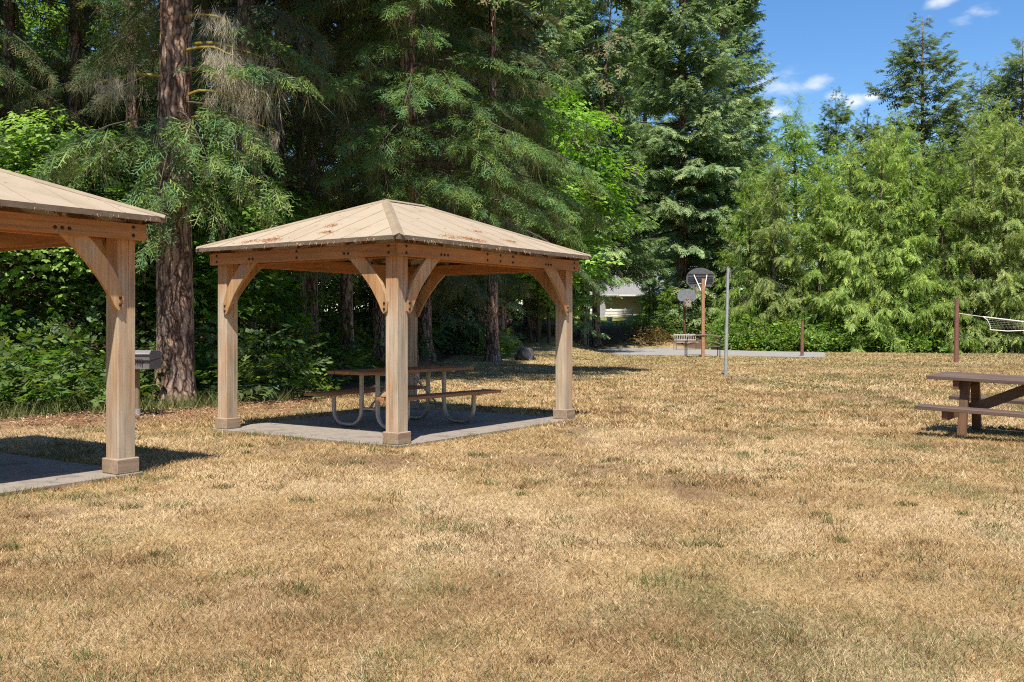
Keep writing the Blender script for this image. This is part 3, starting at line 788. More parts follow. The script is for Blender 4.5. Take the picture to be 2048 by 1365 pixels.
# ------------------------------------------------------------------ house up the bank
YH = 88.0; z0 = gz1(8, YH)
hs = empty('house', (AX(1225, YH), YH, z0)); tag(hs, 'low house with grey shingle roof glimpsed between the trees', 'house')
zg = AZ(592, YH)-z0; hw = 8.0
MB().box((0, 4, zg/2-.2), (2*hw, 8, zg+.4)).build('wall', M['house_wall'], hs)
MB().prism([(-.7, zg-.02), (4, zg+2.3), (8.7, zg-.02), (8.7, zg+.14), (4, zg+2.5), (-.7, zg+.14)], 'x', -hw-.6, hw+.6).build('roof', M['house_roof'], hs)
MB().box((0, -.78, zg+.02), (2*hw+1.2, .14, .16)).build('gutter', M['white'], hs)
for x in (-5, -2.2):
    wdw = MB().box((x, -.01, zg*.52), (1.3, .06, 1.1)).build('window', M['white'], hs)
    for s in (-1, 1): MB().box((x+s*.31, -.05, zg*.52), (.56, .02, .98)).build('pane', M['glass'], wdw)
YF = 82.0; zf = gz1(8, YF)
fc = empty('fence', (AX(1215, YF), YF, zf)); tag(fc, 'white board fence in front of the house', 'fence')
ztop = AZ(618, YF)-zf; zbot = AZ(641, YF)-zf
nb_ = 4; bhh = (ztop-zbot)/nb_
for k in range(nb_):
    MB().box((-1.2, 0, zbot+bhh*(k+.5)), (6.6, .04, bhh*.84)).build('board', M['white'], fc)
for x in (-4.5, -3.3, -2.1, -.9, .3, 1.5, 2.1): MB().box((x, .07, ztop/2), (.1, .09, ztop+.1)).build('fence_post', M['white'], fc)
YO = 79.0
o = MB().prism([(.36*math.cos(a)*(.9+.1*math.sin(a)), .82+.82*math.sin(a)) for a in np.linspace(0, 2*math.pi, 22)[:-1]], 'y', -.05, .05).build('oval_board', M['pole'], None, bevel=.01)
o.location = (AX(1204, YO), YO, gz1(8, YO)-.1); o.rotation_euler = (R(-8), 0, R(10)); tag(o, 'pale grey oval board standing before the white fence', 'board')
YB = 72.0
bk = empty('bucket', (AX(1219, YB), YB, gz1(7, YB))); tag(bk, 'small white bucket on the strip of grass below the white fence', 'bucket')
MB().tube([(0, 0, 0), (0, 0, .42)], [.17, .23], 14).build('pail', M['white'], bk, True)
MB().tube([(.24*math.cos(a), 0, .42+.1*math.sin(a)) for a in np.linspace(0, math.pi, 9)], .01, 5).build('handle', M['pole'], bk, True)

# ------------------------------------------------------------------ foliage templates
def diamonds(items):
    """items: (base, tip, width, normal, shade) -> verts, quads, shade"""
    V = []; F = []; Sh = []
    for base, tip, wd, nr, sh in items:
        base, tip, nr = map(np.array, (base, tip, nr)); d = tip-base
        s = np.cross(d, nr); s = s/(np.linalg.norm(s)+1e-9)*wd*.5
        k = len(V); mid = base + d*.42
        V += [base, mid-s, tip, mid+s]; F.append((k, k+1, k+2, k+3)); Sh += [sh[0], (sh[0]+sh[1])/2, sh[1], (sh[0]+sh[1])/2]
    return np.array(V, float), np.array(F), np.array(Sh, float)
def fir_spray(n, wd, crossed, seed, droop=.12):
    r = np.random.default_rng(seed); it = []
    for i in range(n):
        x = .04 + .9*i/(n-1); sd = 1 if i % 2 else -1
        l = .40*(1-x)**.75 + .10 + r.uniform(-.03, .05); a = R(r.uniform(38, 62))
        b = np.array((x, 0, -droop*x*x)); t = b + np.array((math.cos(a)*l, sd*math.sin(a)*l, r.uniform(-.10, .04) - droop*l))
        it.append((b, t, wd*r.uniform(.8, 1.2), (0, .15*sd, 1), (.72, 1.2)))
        if crossed: it.append((b, t, wd*.8, (-math.sin(a), sd*math.cos(a), .2), (.72, 1.2)))
    it.append(((0, 0, 0), (1.05, 0, -droop*1.1), wd, (0, 0, 1), (.7, 1.25)))
    if crossed: it.append(((0, 0, 0), (1.05, 0, -droop*1.1), wd, (0, 1, 0), (.7, 1.25)))
    return diamonds(it)
def fir_fine(seed):
    # a small drooping branchlet: stem, side shoots, short needle tufts on each
    r = np.random.default_rng(seed); it = []
    n = 9
    for i in range(n):
        x = .05 + .85*i/(n-1); sd = 1 if i % 2 else -1
        l = .34*(1-x)**.6 + .09 + r.uniform(-.03, .05); a = R(r.uniform(32, 66))
        b = np.array((x, 0, -.14*x*x)); d = np.array((math.cos(a), sd*math.sin(a), r.uniform(-.45, .05))); d /= np.linalg.norm(d)
        it.append((b, b+d*l, .045, (r.normal()*.3, .2*sd, 1), (.7, 1.25)))
        k = 3 if l > .2 else 2
        for j in range(k):
            q = b + d*l*(.3+.55*j/k); e = d + np.array((r.normal()*.3, r.normal()*.75, r.normal()*.35-.15)); e /= np.linalg.norm(e)
            it.append((q, q+e*l*.42, .034, r.normal(size=3)+np.array((0, 0, .8)), (.85, 1.25)))
    it.append(((0, 0, 0), (1.05, 0, -.16), .05, (0, 0, 1), (.7, 1.3)))
    return diamonds(it)
def cedar_frond(seed):
    # slender hanging plume: short side shoots swept forward along a curved stem
    r = np.random.default_rng(seed); it = []; n = 11
    st = lambda x: np.array((x, .06*math.sin(3*x+seed), -.16*x*x))
    for i in range(n):
        x = .03 + .88*i/(n-1); sd = 1 if i % 2 else -1; l = .26*(1-x)**.5 + .07 + r.uniform(-.03, .04); a = R(r.uniform(22, 46)); b = st(x)
        it.append((b, b + np.array((math.cos(a)*l, sd*math.sin(a)*l, r.uniform(-.07, .05))), .06, (r.normal()*.3, .2*sd, 1), (.7, 1.25)))
    it.append((st(.5), st(1.08), .05, (0, .3, 1), (.9, 1.35)))
    return diamonds(it)
def strand(n, wd, seed, spread=.18):
    r = np.random.default_rng(seed); it = []
    for i in range(n):
        b = np.array((r.uniform(0, .5), r.normal()*.05, r.normal()*.05)); l = r.uniform(.3, .7)
        t = b + np.array((l, r.normal()*spread, r.normal()*spread))
        it.append((b, t, wd*r.uniform(.6, 1.3), r.normal(size=3), (.8, 1.15)))
    return diamonds(it)
def leaf_spray(n, size, lobes, seed, flat=.25):
    r = np.random.default_rng(seed); it = []
    for i in range(n):
        c = np.array((r.uniform(.1, 1), r.uniform(-.42, .42), r.normal()*.10))
        az = math.atan2(c[1], c[0]*.6)+r.normal()*.5; nr = np.array((r.normal()*flat, r.normal()*flat, 1)); sz = size*r.uniform(.7, 1.25)
        sh = r.uniform(.78, 1.2)
        for k, (da, ll, ww) in enumerate(((0, 1, .62), (.95, .78, .5), (-.95, .78, .5))[:lobes]):
            d = np.array((math.cos(az+da), math.sin(az+da), -.25))*sz*ll
            it.append((c, c+d, sz*ww, nr, (sh, sh*1.08)))
    return diamonds(it)
T_HI = [fir_fine(s) for s in (1, 2, 3, 9)]
T_MID = [fir_spray(9, .12, False, s) for s in (4, 5, 6)]
T_LO = [fir_spray(7, .13, False, s) for s in (7, 8)]
T_CEDAR = [cedar_frond(s) for s in (11, 12, 13, 14)]
T_STR = [strand(14, .010, s, .16) for s in (21, 22, 25)]
T_STRM = [strand(6, .06, s) for s in (23, 24)]
T_MAP = [leaf_spray(7, .26, 3, s) for s in (31, 32, 33)]
T_BUSH = [leaf_spray(8, .26, 1, s, .5) for s in (41, 42)]
T_FERN = [fir_spray(10, .13, False, s, .35) for s in (51, 52)]

class Crown:
    def __init__(s): s.parts = []
    def add(s, T, pos, d, up, scale, col):
        """place templates T (list) at pos (k,3), direction d, up hints, scale (k,), colour (k,3)"""
        if len(pos) == 0: return
        pos, d, up, scale, col = map(np.asarray, (pos, d, up, scale, col))
        x = d/np.linalg.norm(d, axis=1, keepdims=True)
        y = np.cross(up, x); y /= np.linalg.norm(y, axis=1, keepdims=True)+1e-9
        z = np.cross(x, y)
        which = rng.integers(0, len(T), len(pos))
        for k, (V, F, Sh) in enumerate(T):
            q = np.nonzero(which == k)[0]
            if len(q) == 0: continue
            W_ = (V[None, :, 0:1]*x[q][:, None, :] + V[None, :, 1:2]*y[q][:, None, :] + V[None, :, 2:3]*z[q][:, None, :])*scale[q][:, None, None] + pos[q][:, None, :]
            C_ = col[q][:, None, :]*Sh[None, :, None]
            s.parts.append((W_.reshape(-1, 3), F, len(V), len(q), C_.reshape(-1, 3)))
    def mesh(s, name, mat):
        V = []; F = []; C = []; n = 0
        for W_, f, nv, k, c in s.parts:
            V.append(W_); C.append(c)
            F.append((f[None] + (np.arange(k)*nv)[:, None, None] + n).reshape(-1, f.shape[1])); n += len(W_)
        return np_mesh(name, np.concatenate(V), np.concatenate(F), mat, np.concatenate(C))
    def tris(s): return sum(k*len(f)*2 for _, f, _, k, _ in s.parts)

FIR_G = np.array((.115, .175, .06)); FIR_B = np.array((.09, .165, .078)); FIR_Y = np.array((.22, .28, .085)); OLIVE = np.array((.17, .155, .075)); DEADC = np.array((.33, .29, .21))
CEDAR_Y = np.array((.33, .42, .095)); CEDAR_G = np.array((.175, .285, .078)); MAPLE = np.array((.21, .33, .06)); MAPLE_D = np.array((.095, .165, .04))

def trunk_mesh(name, H, r0, mat, lean=(0, 0), ridges=11, seed=0, segs=28, flare=.5, zend=None, amp=.05):
    r = random.Random(seed); V = []; n = segs
    zs = [-.3] + list(np.linspace(0, 1.2, 9)) + list(np.linspace(1.5, min(H, 10), 24)) + ([H*.6, H*.8, H] if H > 12 else [])
    ph = [r.uniform(0, 6.28) for _ in range(6)]
    for z in zs:
        k = max(0.03, (1 - max(z, 0)/H)**.85)
        rad = r0*k + r0*flare*math.exp(-max(z, 0)/.35)
        cx = lean[0]*z + .02*math.sin(z*.8+ph[0])*min(z, 1); cy = lean[1]*z
        for i in range(n):
            a = 2*math.pi*i/n
            w_ = 1 + amp*math.sin(a*ridges + 1.2*math.sin(z*1.3+ph[1])) + amp*.8*math.sin(a*5+ph[2]+z*.3) + .35*flare*math.exp(-max(z, 0)/.5)*math.sin(a*4+ph[3])
            V.append((cx + rad*w_*math.cos(a), cy + rad*w_*math.sin(a), z))
    F = [(i*n+k, i*n+(k+1) % n, (i+1)*n+(k+1) % n, (i+1)*n+k) for i in range(len(zs)-1) for k in range(n)]
    return np_mesh(name, np.array(V), np.array(F), mat, None, True)

def conifer(seed, H, zlow, Lfun, per_m, T_near, T_far, zdet, sp, ssize, rise, droop, cols, hang=.3, limb_r=.035, lean=(0, 0), extra=(), tipup=.0, straps=True, per_m_hi=None, drop_az=None, far_scale=2.3, fan=.26, lvar=(.65, 1.15)):
    """returns crown, limbs (MB), strands. Lfun(z) = branch length. sp = sprays per metre of branch"""
    r = np.random.default_rng(seed)
    br = []
    z = zlow
    while z < H*.985:
        pm = per_m if z < zdet else (per_m_hi or per_m)
        z += r.exponential(1/pm)
        if z > H*.99: break
        L_ = Lfun(z)*r.uniform(*lvar)
        az = r.uniform(0, 2*math.pi)
        if drop_az and drop_az(z, az): continue
        br.append((az, z, max(L_, .25), rise(z)+r.normal()*.08, droop(z)*r.uniform(.7, 1.3), 0))
    for e in extra: br.append((*e, 1))
    cr, st, lm = Crown(), Crown(), MB()
    acc = {k: ([], [], [], [], []) for k in ('near', 'far', 'st', 'stm')}
    for az, z0_, L_, a_, b_, ex_ in br:
        det = z0_ < zdet
        hd = np.array((math.cos(az), math.sin(az), 0)); sd = np.array((-hd[1], hd[0], 0))
        bend = r.normal()*.12
        def P(t): return np.array((lean[0]*z0_, lean[1]*z0_, z0_)) + hd*(L_*t*(1-.08*t)) + sd*(bend*L_*t*t) + np.array((0, 0, L_*(a_*t - b_*t*t + tipup*t**4)))
        rr_ = limb_r*(L_/4)**.8
        pts = [P(t) for t in np.linspace(0, .96, 7 if det else 4)]
        lm.tube(pts, list(np.linspace(rr_, rr_*.18, len(pts))), 5 if det else 3, False)
        n = max(3, int(L_*(sp if det else sp*.5)))
        ts = np.clip(np.concatenate([r.uniform(.10 if not ex_ else .16, 1, n)**.75, [1.0, .97]]), 0, 1)
        for t in ts:
            p = P(t); tg = P(min(t+.03, 1.03)) - P(t-.03); tg /= np.linalg.norm(tg)
            side = (1 if r.random() < .5 else -1)
            off = fan*L_*r.uniform(0, 1)*(1.05-t)
            p = p + sd*side*off + tg*off*.55 - np.array((0, 0, off*.30*(1+hang*.5) - r.uniform(0, .07)))
            ang = r.uniform(.35, 1.15)*(1 if t < .96 else .15)
            d = tg*math.cos(ang) + sd*side*math.sin(ang) + np.array((0, 0, -r.uniform(0, .55)*hang - .05))
            base = cols[r.choice(len(cols), p=None)]
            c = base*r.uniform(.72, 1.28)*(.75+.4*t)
            if ex_: c = c*1.12 + FIR_Y*.12
            up = np.array((r.normal()*.45, r.normal()*.45, 1.0))
            if det:
                A = acc['near']; s_ = ssize*r.uniform(.7, 1.3)*(1.1-.35*t)
            else:
                A = acc['far']; s_ = ssize*far_scale*r.uniform(.8, 1.2)*(1.1-.35*t)
            s_ *= min(1, .4+.6*(H-z0_)/4)
            A[0].append(p); A[1].append(d); A[2].append(up); A[3].append(s_); A[4].append(c)
            if straps and det and r.random() < .34*hang:
                A = acc['st']; A[0].append(p); A[1].append(np.array((r.normal()*.12, r.normal()*.12, -1)) + tg*.12); A[2].append(r.normal(size=3)); A[3].append(ssize*r.uniform(.8, 1.7)); A[4].append(OLIVE*r.uniform(.6, 1.5))
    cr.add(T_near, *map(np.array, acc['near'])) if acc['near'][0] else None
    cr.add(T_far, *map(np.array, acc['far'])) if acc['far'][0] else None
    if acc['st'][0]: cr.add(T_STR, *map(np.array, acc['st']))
    return cr, lm

def plant_tree(name, loc, rz, trunk, limbs, crown, label, scale=1.0, group=None, cat='tree', zs=1.0):
    e = empty(name, loc, rz); e.scale = (scale, scale, scale*zs)
    tag(e, label, cat, group)
    if trunk: link('trunk', trunk, e)
    if limbs: tag(link('limbs', limbs, e), kind='stuff')
    if crown: tag(link('crown', crown, e), kind='stuff')
    return e

# ------------------------------------------------------------------ near wood, left
TOT = 0
def near_L(z): return 4.3*(1 - z/33)**.8*(.55 + .45*min(1, z/5))
fir_cols = [FIR_G, FIR_B, FIR_G*.8, FIR_Y*.8]
# the big fir with hanging limbs in front of its trunk
ex1 = [(R(a), z, L_, .05, b_) for a, z, L_, b_ in ((-62, 5.0, 2.3, .55), (-105, 4.7, 2.0, .6), (-38, 4.6, 2.6, .5), (-140, 4.9, 2.4, .5), (-18, 4.3, 2.3, .55), (-85, 4.0, 1.7, .65), (-120, 3.7, 1.4, .6), (-50, 3.9, 2.0, .65), (-160, 4.5, 2.8, .45), (-75, 4.5, 2.1, .62), (-95, 3.3, 1.1, .7), (-28, 5.2, 2.4, .5))]
cr1, lm1 = conifer(101, 31, 4.2, near_L, 3.4, T_HI, T_LO, 8.6, 18, .50, lambda z: .02 if z < 9 else .15, lambda z: .32, fir_cols, .8, .03, extra=ex1, per_m_hi=3.0, drop_az=lambda z, a: z < 7.5 and R(215) < a < R(320))
tm1 = trunk_mesh('trunk', 31, .315, M['bark'], (.002, 0), 13, 3, 72, .35, amp=.035)
X1, Y1 = AX(350, 17.0), 17.0
big = plant_tree('fir_tree', (X1, Y1, gz1(X1, Y1)), 0, tm1, lm1.mesh('limbs', M['limb']), cr1.mesh('crown', M['fir']), 'big old fir with thick furrowed trunk, rising between the two gazebos', group='firs of the near wood')
TOT += cr1.tris()
# bare mossy and lichen-draped dead branches on it
dead = MB(); lic = Crown(); A = ([], [], [], [], [])
r = np.random.default_rng(17)
for az, z_, L_ in ((-35, 6.0, 1.6), (-15, 5.7, 1.7), (-25, 5.3, 1.5), (-5, 4.9, 1.8), (-30, 6.6, 1.3), (-150, 5.6, 1.2), (5, 6.2, 1.6)):
    hd = np.array((math.cos(R(az)), math.sin(R(az)), 0)); pts = []
    for t in np.linspace(0, 1, 8): pts.append(np.array((0, 0, z_)) + hd*L_*t + np.array((.06*math.sin(9*t+az), .05*math.cos(7*t), L_*(.25*t - .38*t*t))))
    dead.tube(pts, list(np.linspace(.035, .008, 8)), 6)
    for k in range(64):
        t = r.uniform(.42, 1)**.8; p_ = pts[min(7, int(t*7.99))] + r.normal(size=3)*.09
        A[0].append(p_); A[1].append(np.array((r.normal()*.16, r.normal()*.16, -1))); A[2].append(r.normal(size=3)); A[3].append(r.uniform(.22, .75)*(1.15 if az in (-35, -15, -58) else .7)); A[4].append(DEADC*r.uniform(.7, 1.5)*np.array((1, 1.02, .95)))
lic.add(T_STR, *map(np.array, A))
tag(link('dead_branches', dead.mesh('dead_branches', M['moss'], True), big), kind='stuff')
tag(link('lichen', lic.mesh('lichen', M['lichen']), big), kind='stuff')

# companions: two meshes shared by several firs
crA, lmA = conifer(202, 29, 3.0, near_L, 3.6, T_HI, T_LO, 12.5, 14, .52, lambda z: .0 if z < 9 else .15, lambda z: .34, [FIR_G*.8, FIR_B*.8, OLIVE*.9], 1.0, .045, per_m_hi=4.0)
crB, lmB = conifer(303, 27, 4.6, lambda z: near_L(z)*.85, 3.2, T_HI, T_LO, 10.5, 13, .52, lambda z: .05, lambda z: .4, [FIR_G*.85, OLIVE, FIR_B*.8], 1.1, .04, per_m_hi=3.2)
meA, meB = crA.mesh('crown', M['fir']), crB.mesh('crown', M['fir']); lA, lB = lmA.mesh('limbs', M['limb']), lmB.mesh('limbs', M['limb'])
TOT += crA.tris()+crB.tris()
near = [  # photo column of the trunk, distance, mesh, trunk radius, lean, turn, label
    (492, 22.5, 'A', .25, (0, 0), 40, 'dark fir trunk just right of the big old fir'),
    (553, 25.0, 'B', .17, (.012, 0), 100, 'slim grey leaning trunk seen through the left half of the gazebo', 1),
    (607, 26.0, 'B', .14, (-.02, 0), 210, 'thin pale trunk in the shade beside a darker one, seen through the gazebo', 1),
    (626, 27.5, 'A', .17, (-.01, 0), 300, 'dark straight trunk right of the thin pale one, seen through the gazebo'),
    (697, 27.2, 'B', .175, (-.018, 0), 10, 'leaning brown trunk above the table top inside the gazebo view'),
    (150, 25.5, 'A', .2, (0, 0), 200, 'fir with long drooping dark boughs above the left gazebo roof'),
    (-60, 23.5, 'A', .25, (0, 0), 120, 'fir at the left edge, its dark boughs hanging in the corner'),
    (20, 26.0, 'B', .2, (0, 0), 60, 'shaded fir behind the drooping boughs at far left'),
    (265, 25.0, 'B', .2, (0, 0), 330, 'fir behind the big old trunk, its boughs to the left of it'),
    (760, 31.0, 'A', .24, (0, 0), 150, 'tall fir deep in shade above the gazebo roof'),
    (985, 36.0, 'A', .22, (0, 0), 290, 'fir at the right end of the near wood, shading the grass beyond the gazebo'),
    (850, 35.0, 'A', .24, (0, 0), 250, 'dark fir behind the sunlit limbs right of the gazebo peak'),
]
tms = {}
for i, rec in enumerate(near):
    px, Yt, kd, rr0, ln, rot, lab = rec[:7]
    mt = M['bark_grey'] if len(rec) > 7 else M['bark']
    tm = trunk_mesh('trunk', 26, rr0, mt, (0, 0), 9, 30+i, 26, .45)
    Xt = AX(px, Yt)
    e = plant_tree('fir_tree', (Xt, Yt, gz1(Xt, Yt)), R(rot), tm, lA if kd == 'A' else lB, meA if kd == 'A' else meB, lab, group='firs of the near wood')
    e.rotation_euler = (0, math.atan(ln[0])*1.0, 0)
    e.rotation_euler = (Matrix.Rotation(math.atan(ln[0]), 4, 'Y') @ Matrix.Rotation(R(rot), 4, 'Z')).to_euler()

# the fir whose sunlit limbs hang over the gazebo
ex7 = [(R(a), z, L_, .12, b_) for a, z, L_, b_ in ((-100, 7.6, 3.6, .42), (-78, 7.2, 4.2, .42), (-60, 7.4, 4.4, .38), (-112, 6.4, 3.4, .45), (-88, 6.2, 3.8, .45), (-66, 6.0, 4.4, .42), (-46, 6.4, 4.8, .38), (-125, 5.6, 3.6, .42), (-98, 5.3, 3.0, .5),
    (-92, 9.2, 3.0, .4), (-80, 8.6, 3.2, .4), (-100, 8.2, 3.0, .4), (-90, 9.9, 3.0, .36), (-70, 9.4, 3.4, .36), (-110, 9.6, 3.2, .36), (-95, 4.6, 2.4, .5), (-75, 4.8, 2.6, .5),
    (-30, 12, 6, .2), (-15, 11.5, 6.2, .2), (0, 12.5, 6, .2), (-45, 13, 5.5, .2), (12, 11.8, 5.8, .2), (-22, 13.5, 5.8, .2), (-8, 14, 6, .2),  # high limbs above the view, added to cast shade on the lawn
    (-32, 6.0, 5.4, .34), (-14, 5.8, 5.4, .34), (-24, 5.2, 5.0, .38), (-4, 5.4, 5.2, .36), (-40, 5.0, 4.4, .42), (-18, 4.6, 4.6, .38), (10, 5.2, 5.0, .34), (-54, 5.0, 3.6, .46), (-8, 7.0, 5.2, .3), (-30, 7.8, 5.0, .3))]
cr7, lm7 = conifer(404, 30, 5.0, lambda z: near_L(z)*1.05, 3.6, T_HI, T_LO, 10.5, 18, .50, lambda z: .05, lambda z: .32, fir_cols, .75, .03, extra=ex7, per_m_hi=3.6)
X7, Y7 = AX(815, 24.5), 24.5
plant_tree('fir_tree', (X7, Y7, gz1(X7, Y7)), 0, trunk_mesh('trunk', 30, .26, M['bark'], (0, 0), 11, 77, 30, .4), lm7.mesh('limbs', M['limb']), cr7.mesh('crown', M['fir']), 'fir whose bright sunlit limbs hang above and right of the gazebo roof', group='firs of the near wood')
TOT += cr7.tris()

# ------------------------------------------------------------------ middle distance and far trees
def far_fir(seed, H, Lbase, zlow, sp, size, cols, droop_low=.34, pm=7, hang=1.7, drop=None):
    Lf = lambda z: Lbase*(1 - z/H)**.75*(.7+.3*min(1, z/4)) + .2
    return conifer(seed, H, zlow, Lf, pm, T_MID, T_LO, 25, sp, size, lambda z: -.05 + .75*(z/H)**1.2, lambda z: droop_low*(1-z/H), cols, hang, .05, tipup=.14, straps=False, drop_az=drop)
crF, lmF = far_fir(505, 42, 6.6, 1.2, 11, .72, [np.array((.22, .31, .13)), np.array((.17, .27, .125)), np.array((.29, .35, .13))], pm=13, drop=lambda z, a: z < 6.5 and R(95) < (a+R(20)) % (2*math.pi) < R(245))
crS, lmS = far_fir(606, 22, 5.6, 4.2, 11, .62, [np.array((.18, .25, .10)), np.array((.22, .275, .105)), np.array((.15, .22, .095))], pm=11)
meF, lF = crF.mesh('crown', M['fir']), lmF.mesh('limbs', M['limb']); meS, lS = crS.mesh('crown', M['fir']), lmS.mesh('limbs', M['limb'])
tmF = trunk_mesh('trunk', 42, .42, M['bark'], seed=5); tmS = trunk_mesh('trunk', 22, .24, M['bark'], seed=6)
TOT += crF.tris()+crS.tris()
def put(px, Y, which, label, rot=0, sc=1.0, group='conifers round the field', zs=1.0):
    X = AX(px, Y)
    tm, lm, me, nm = {'F': (tmF, lF, meF, 'fir_tree'), 'S': (tmS, lS, meS, 'fir_tree'), 'C': (tmC, lC, meC, 'cedar_tree'), 'D': (tmC, lD, meD, 'cedar_tree')}[which]
    return plant_tree(nm, (X, Y, gz1(X, Y)-.05), R(rot), tm, lm, me, label, sc, group, zs=zs)
# cedars: drooping boughs with hanging sprays
def cedar(seed, H, Lb, cols):
    Lf = lambda z: Lb*(1 - z/H)**.85*(.85+.15*min(1, z/3)) + .15
    return conifer(seed, H, .25, Lf, 25, T_CEDAR, T_CEDAR, 99, 15, .56, lambda z: .40+.55*z/H, lambda z: 1.05-.25*z/H, cols, 2.5, .022, tipup=.38, straps=False, fan=.17, lvar=(.35, 1.3))
crC, lmC = cedar(707, 12, 3.1, [CEDAR_Y, CEDAR_G, CEDAR_Y*.8]); crD, lmD = cedar(808, 12, 2.8, [CEDAR_Y*1.08, CEDAR_Y*.85, CEDAR_G*1.1])
meC, lC, meD, lD = crC.mesh('crown', M['cedar']), lmC.mesh('limbs', M['limb']), crD.mesh('crown', M['cedar']), lmD.mesh('limbs', M['limb'])
tmC = trunk_mesh('trunk', 12, .17, M['bark_grey'], seed=9)
TOT += crC.tris()+crD.tris()

put(1365, 66, 'F', 'huge fir towering behind the basketball hoops', 20, 1.0)
put(1192, 58, 'S', 'slender fir with sky between its boughs, left of the huge one', 80, 1.0)
put(1240, 98, 'S', 'fir above the house roof, between slender and huge firs', 200, 1.3)
put(1120, 64, 'S', 'fir behind the bright maple right of the near wood', 10, 1.2)
put(1290, 110, 'F', 'fir behind and left of the huge one', 120, 1.0)
put(1445, 80, 'F', 'fir behind and right of the huge one', 250, .95)
put(1150, 108, 'F', 'fir far behind the bright maple, closing the gap', 310, .9)
put(1500, 70, 'S', 'fir filling the gap right of the huge fir', 150, .80)
put(1845, 60, 'S', 'fir with a pointed top standing out against the sky above the cedars', 30, 1.2, zs=.755)
put(2045, 60, 'S', 'fir with twin tip at the upper right corner', 140, 1.05, zs=.81)
put(2018, 62, 'S', 'lesser tip beside the corner fir', 240, .80)
put(1735, 62, 'S', 'low fir top in the dip of the treeline', 100, .66)
put(1672, 66, 'S', 'small fir top right of the pointed cedar', 300, .74)
put(1790, 64, 'S', 'fir top filling in left of the pointed fir', 20, .66)
put(1905, 63, 'S', 'fir top filling in right of the pointed fir', 60, .68)
put(1962, 64, 'S', 'fir top stepping up towards the corner firs', 190, .80)
put(1590, 55, 'C', 'pointed cedar with thin top against the cloud', 0, 1.22)
ced = [(1500, 54, 'C', .75, 20, 'dark lower cedar beside the tall grey pole'), (1548, 52.5, 'D', .78, 140, 'cedar left of and before the pointed one'), (1640, 51.5, 'C', .80, 250, 'cedar behind the short brown post'),
       (1700, 50.5, 'D', .78, 60, 'bright yellow-green cedar below the dip in the treeline'), (1762, 50, 'C', .84, 170, 'cedar right of the bright one, midway to the net post'), (1822, 49.5, 'D', .93, 290, 'cedar just below the pointed fir top'),
       (1885, 49, 'C', .90, 30, 'cedar directly behind the tall net post'), (1945, 48.6, 'D', .98, 110, 'cedar with bare pale trunk line, right of the net post'), (2010, 48.2, 'C', 1.02, 220, 'cedar rising behind the volleyball net'), (2080, 47.8, 'D', 1.1, 320, 'cedar at the right edge'),
       (1790, 55, 'D', .95, 200, 'cedar in the second row behind the bright one'), (1670, 56, 'D', .86, 75, 'cedar in the second row right of the pointed one'), (1975, 54, 'C', 1.1, 15, 'tall cedar in the second row above the net')]
for px, Y, k, sc, rot, lab in ced: put(px, Y, k, lab, rot, sc*(1.06 if px < 1800 else .98), zs=1.10 + .07*math.sin(px*.7), group= 'cedars along the field')
put(1335, 63, 'C', 'small pale-green conifer behind the pale bench', 50, .33, 'cedars along the field')
put(1298, 67, 'D', 'young conifer hiding the right end of the house', 290, .42, 'cedars along the field')
put(1405, 64.5, 'D', 'low bough-clad conifer right behind the hoops', 170, .36, 'cedars along the field')

# ------------------------------------------------------------------ broadleaf trees
def broad(seed, H, rad, n_cl, per, size, cols, z0_=.8, T=T_MAP):
    r = np.random.default_rng(seed); cr, lm = Crown(), MB(); A = ([], [], [], [], [])
    stems = [(np.array((r.normal()*.15, r.normal()*.15, 0)), np.array((r.normal()*rad*.4, r.normal()*rad*.4, H*.8))) for _ in range(4)]
    for a, b_ in stems:
        pts = [a + (b_-a)*t + np.array((math.sin(3*t)*.1, 0, 0)) for t in np.linspace(0, 1, 6)]
        lm.tube(pts, list(np.linspace(.06, .015, 6)), 6, False)
    for k in range(n_cl):
        u = r.normal(size=3); u /= np.linalg.norm(u); rr_ = r.uniform(.35, 1)**.5
        c = np.array((u[0]*rad*rr_, u[1]*rad*rr_, z0_ + (H-z0_)*(.5+.5*u[2]*rr_)))
        s = stems[r.integers(4)]; q = s[0] + (s[1]-s[0])*min(.95, max(.1, c[2]/H*.8))
        lm.tube([q, (q+c)/2 + np.array((0, 0, .1)), c], [.02, .014, .005], 4, False)
        cb = cols[r.integers(len(cols))]*r.uniform(.8, 1.25)
        out = np.array((c[0], c[1], 0)); out = out/(np.linalg.norm(out)+1e-6)
        for j in range(per):
            p_ = c + r.normal(size=3)*np.array((.34, .34, .17))*rad*.42
            d = out*.7 + r.normal(size=3)*np.array((.7, .7, .2)) + np.array((0, 0, -.25))
            A[0].append(p_); A[1].append(d); A[2].append(np.array((r.normal()*.25, r.normal()*.25, 1)) + out*.35); A[3].append(size*r.uniform(.7, 1.3)); A[4].append(cb*r.uniform(.75, 1.25))
    cr.add(T, *map(np.array, A)); return cr, lm
crM, lmM = broad(11, 5.5, 2.2, 75, 22, .44, [MAPLE, MAPLE_D, MAPLE*.85])
crN, lmN = broad(12, 9.0, 2.6, 85, 24, .50, [MAPLE*1.1, MAPLE*.9, MAPLE_D*1.2])
meM, lM, meN, lN = crM.mesh('crown', M['leaf']), lmM.mesh('stems', M['limb']), crN.mesh('crown', M['leaf']), lmN.mesh('stems', M['limb'])
TOT += crM.tris()+crN.tris()
def put_b(px, Y, big_, label, rot, sc, zs=1.0):
    X = AX(px, Y); e = empty('maple_tree', (X, Y, gz1(X, Y)), R(rot)); e.scale = (sc, sc, sc*zs); tag(e, label, 'tree', 'maples at the wood edge')
    tag(link('stems', lN if big_ else lM, e), kind='stuff'); tag(link('crown', meN if big_ else meM, e), kind='stuff')
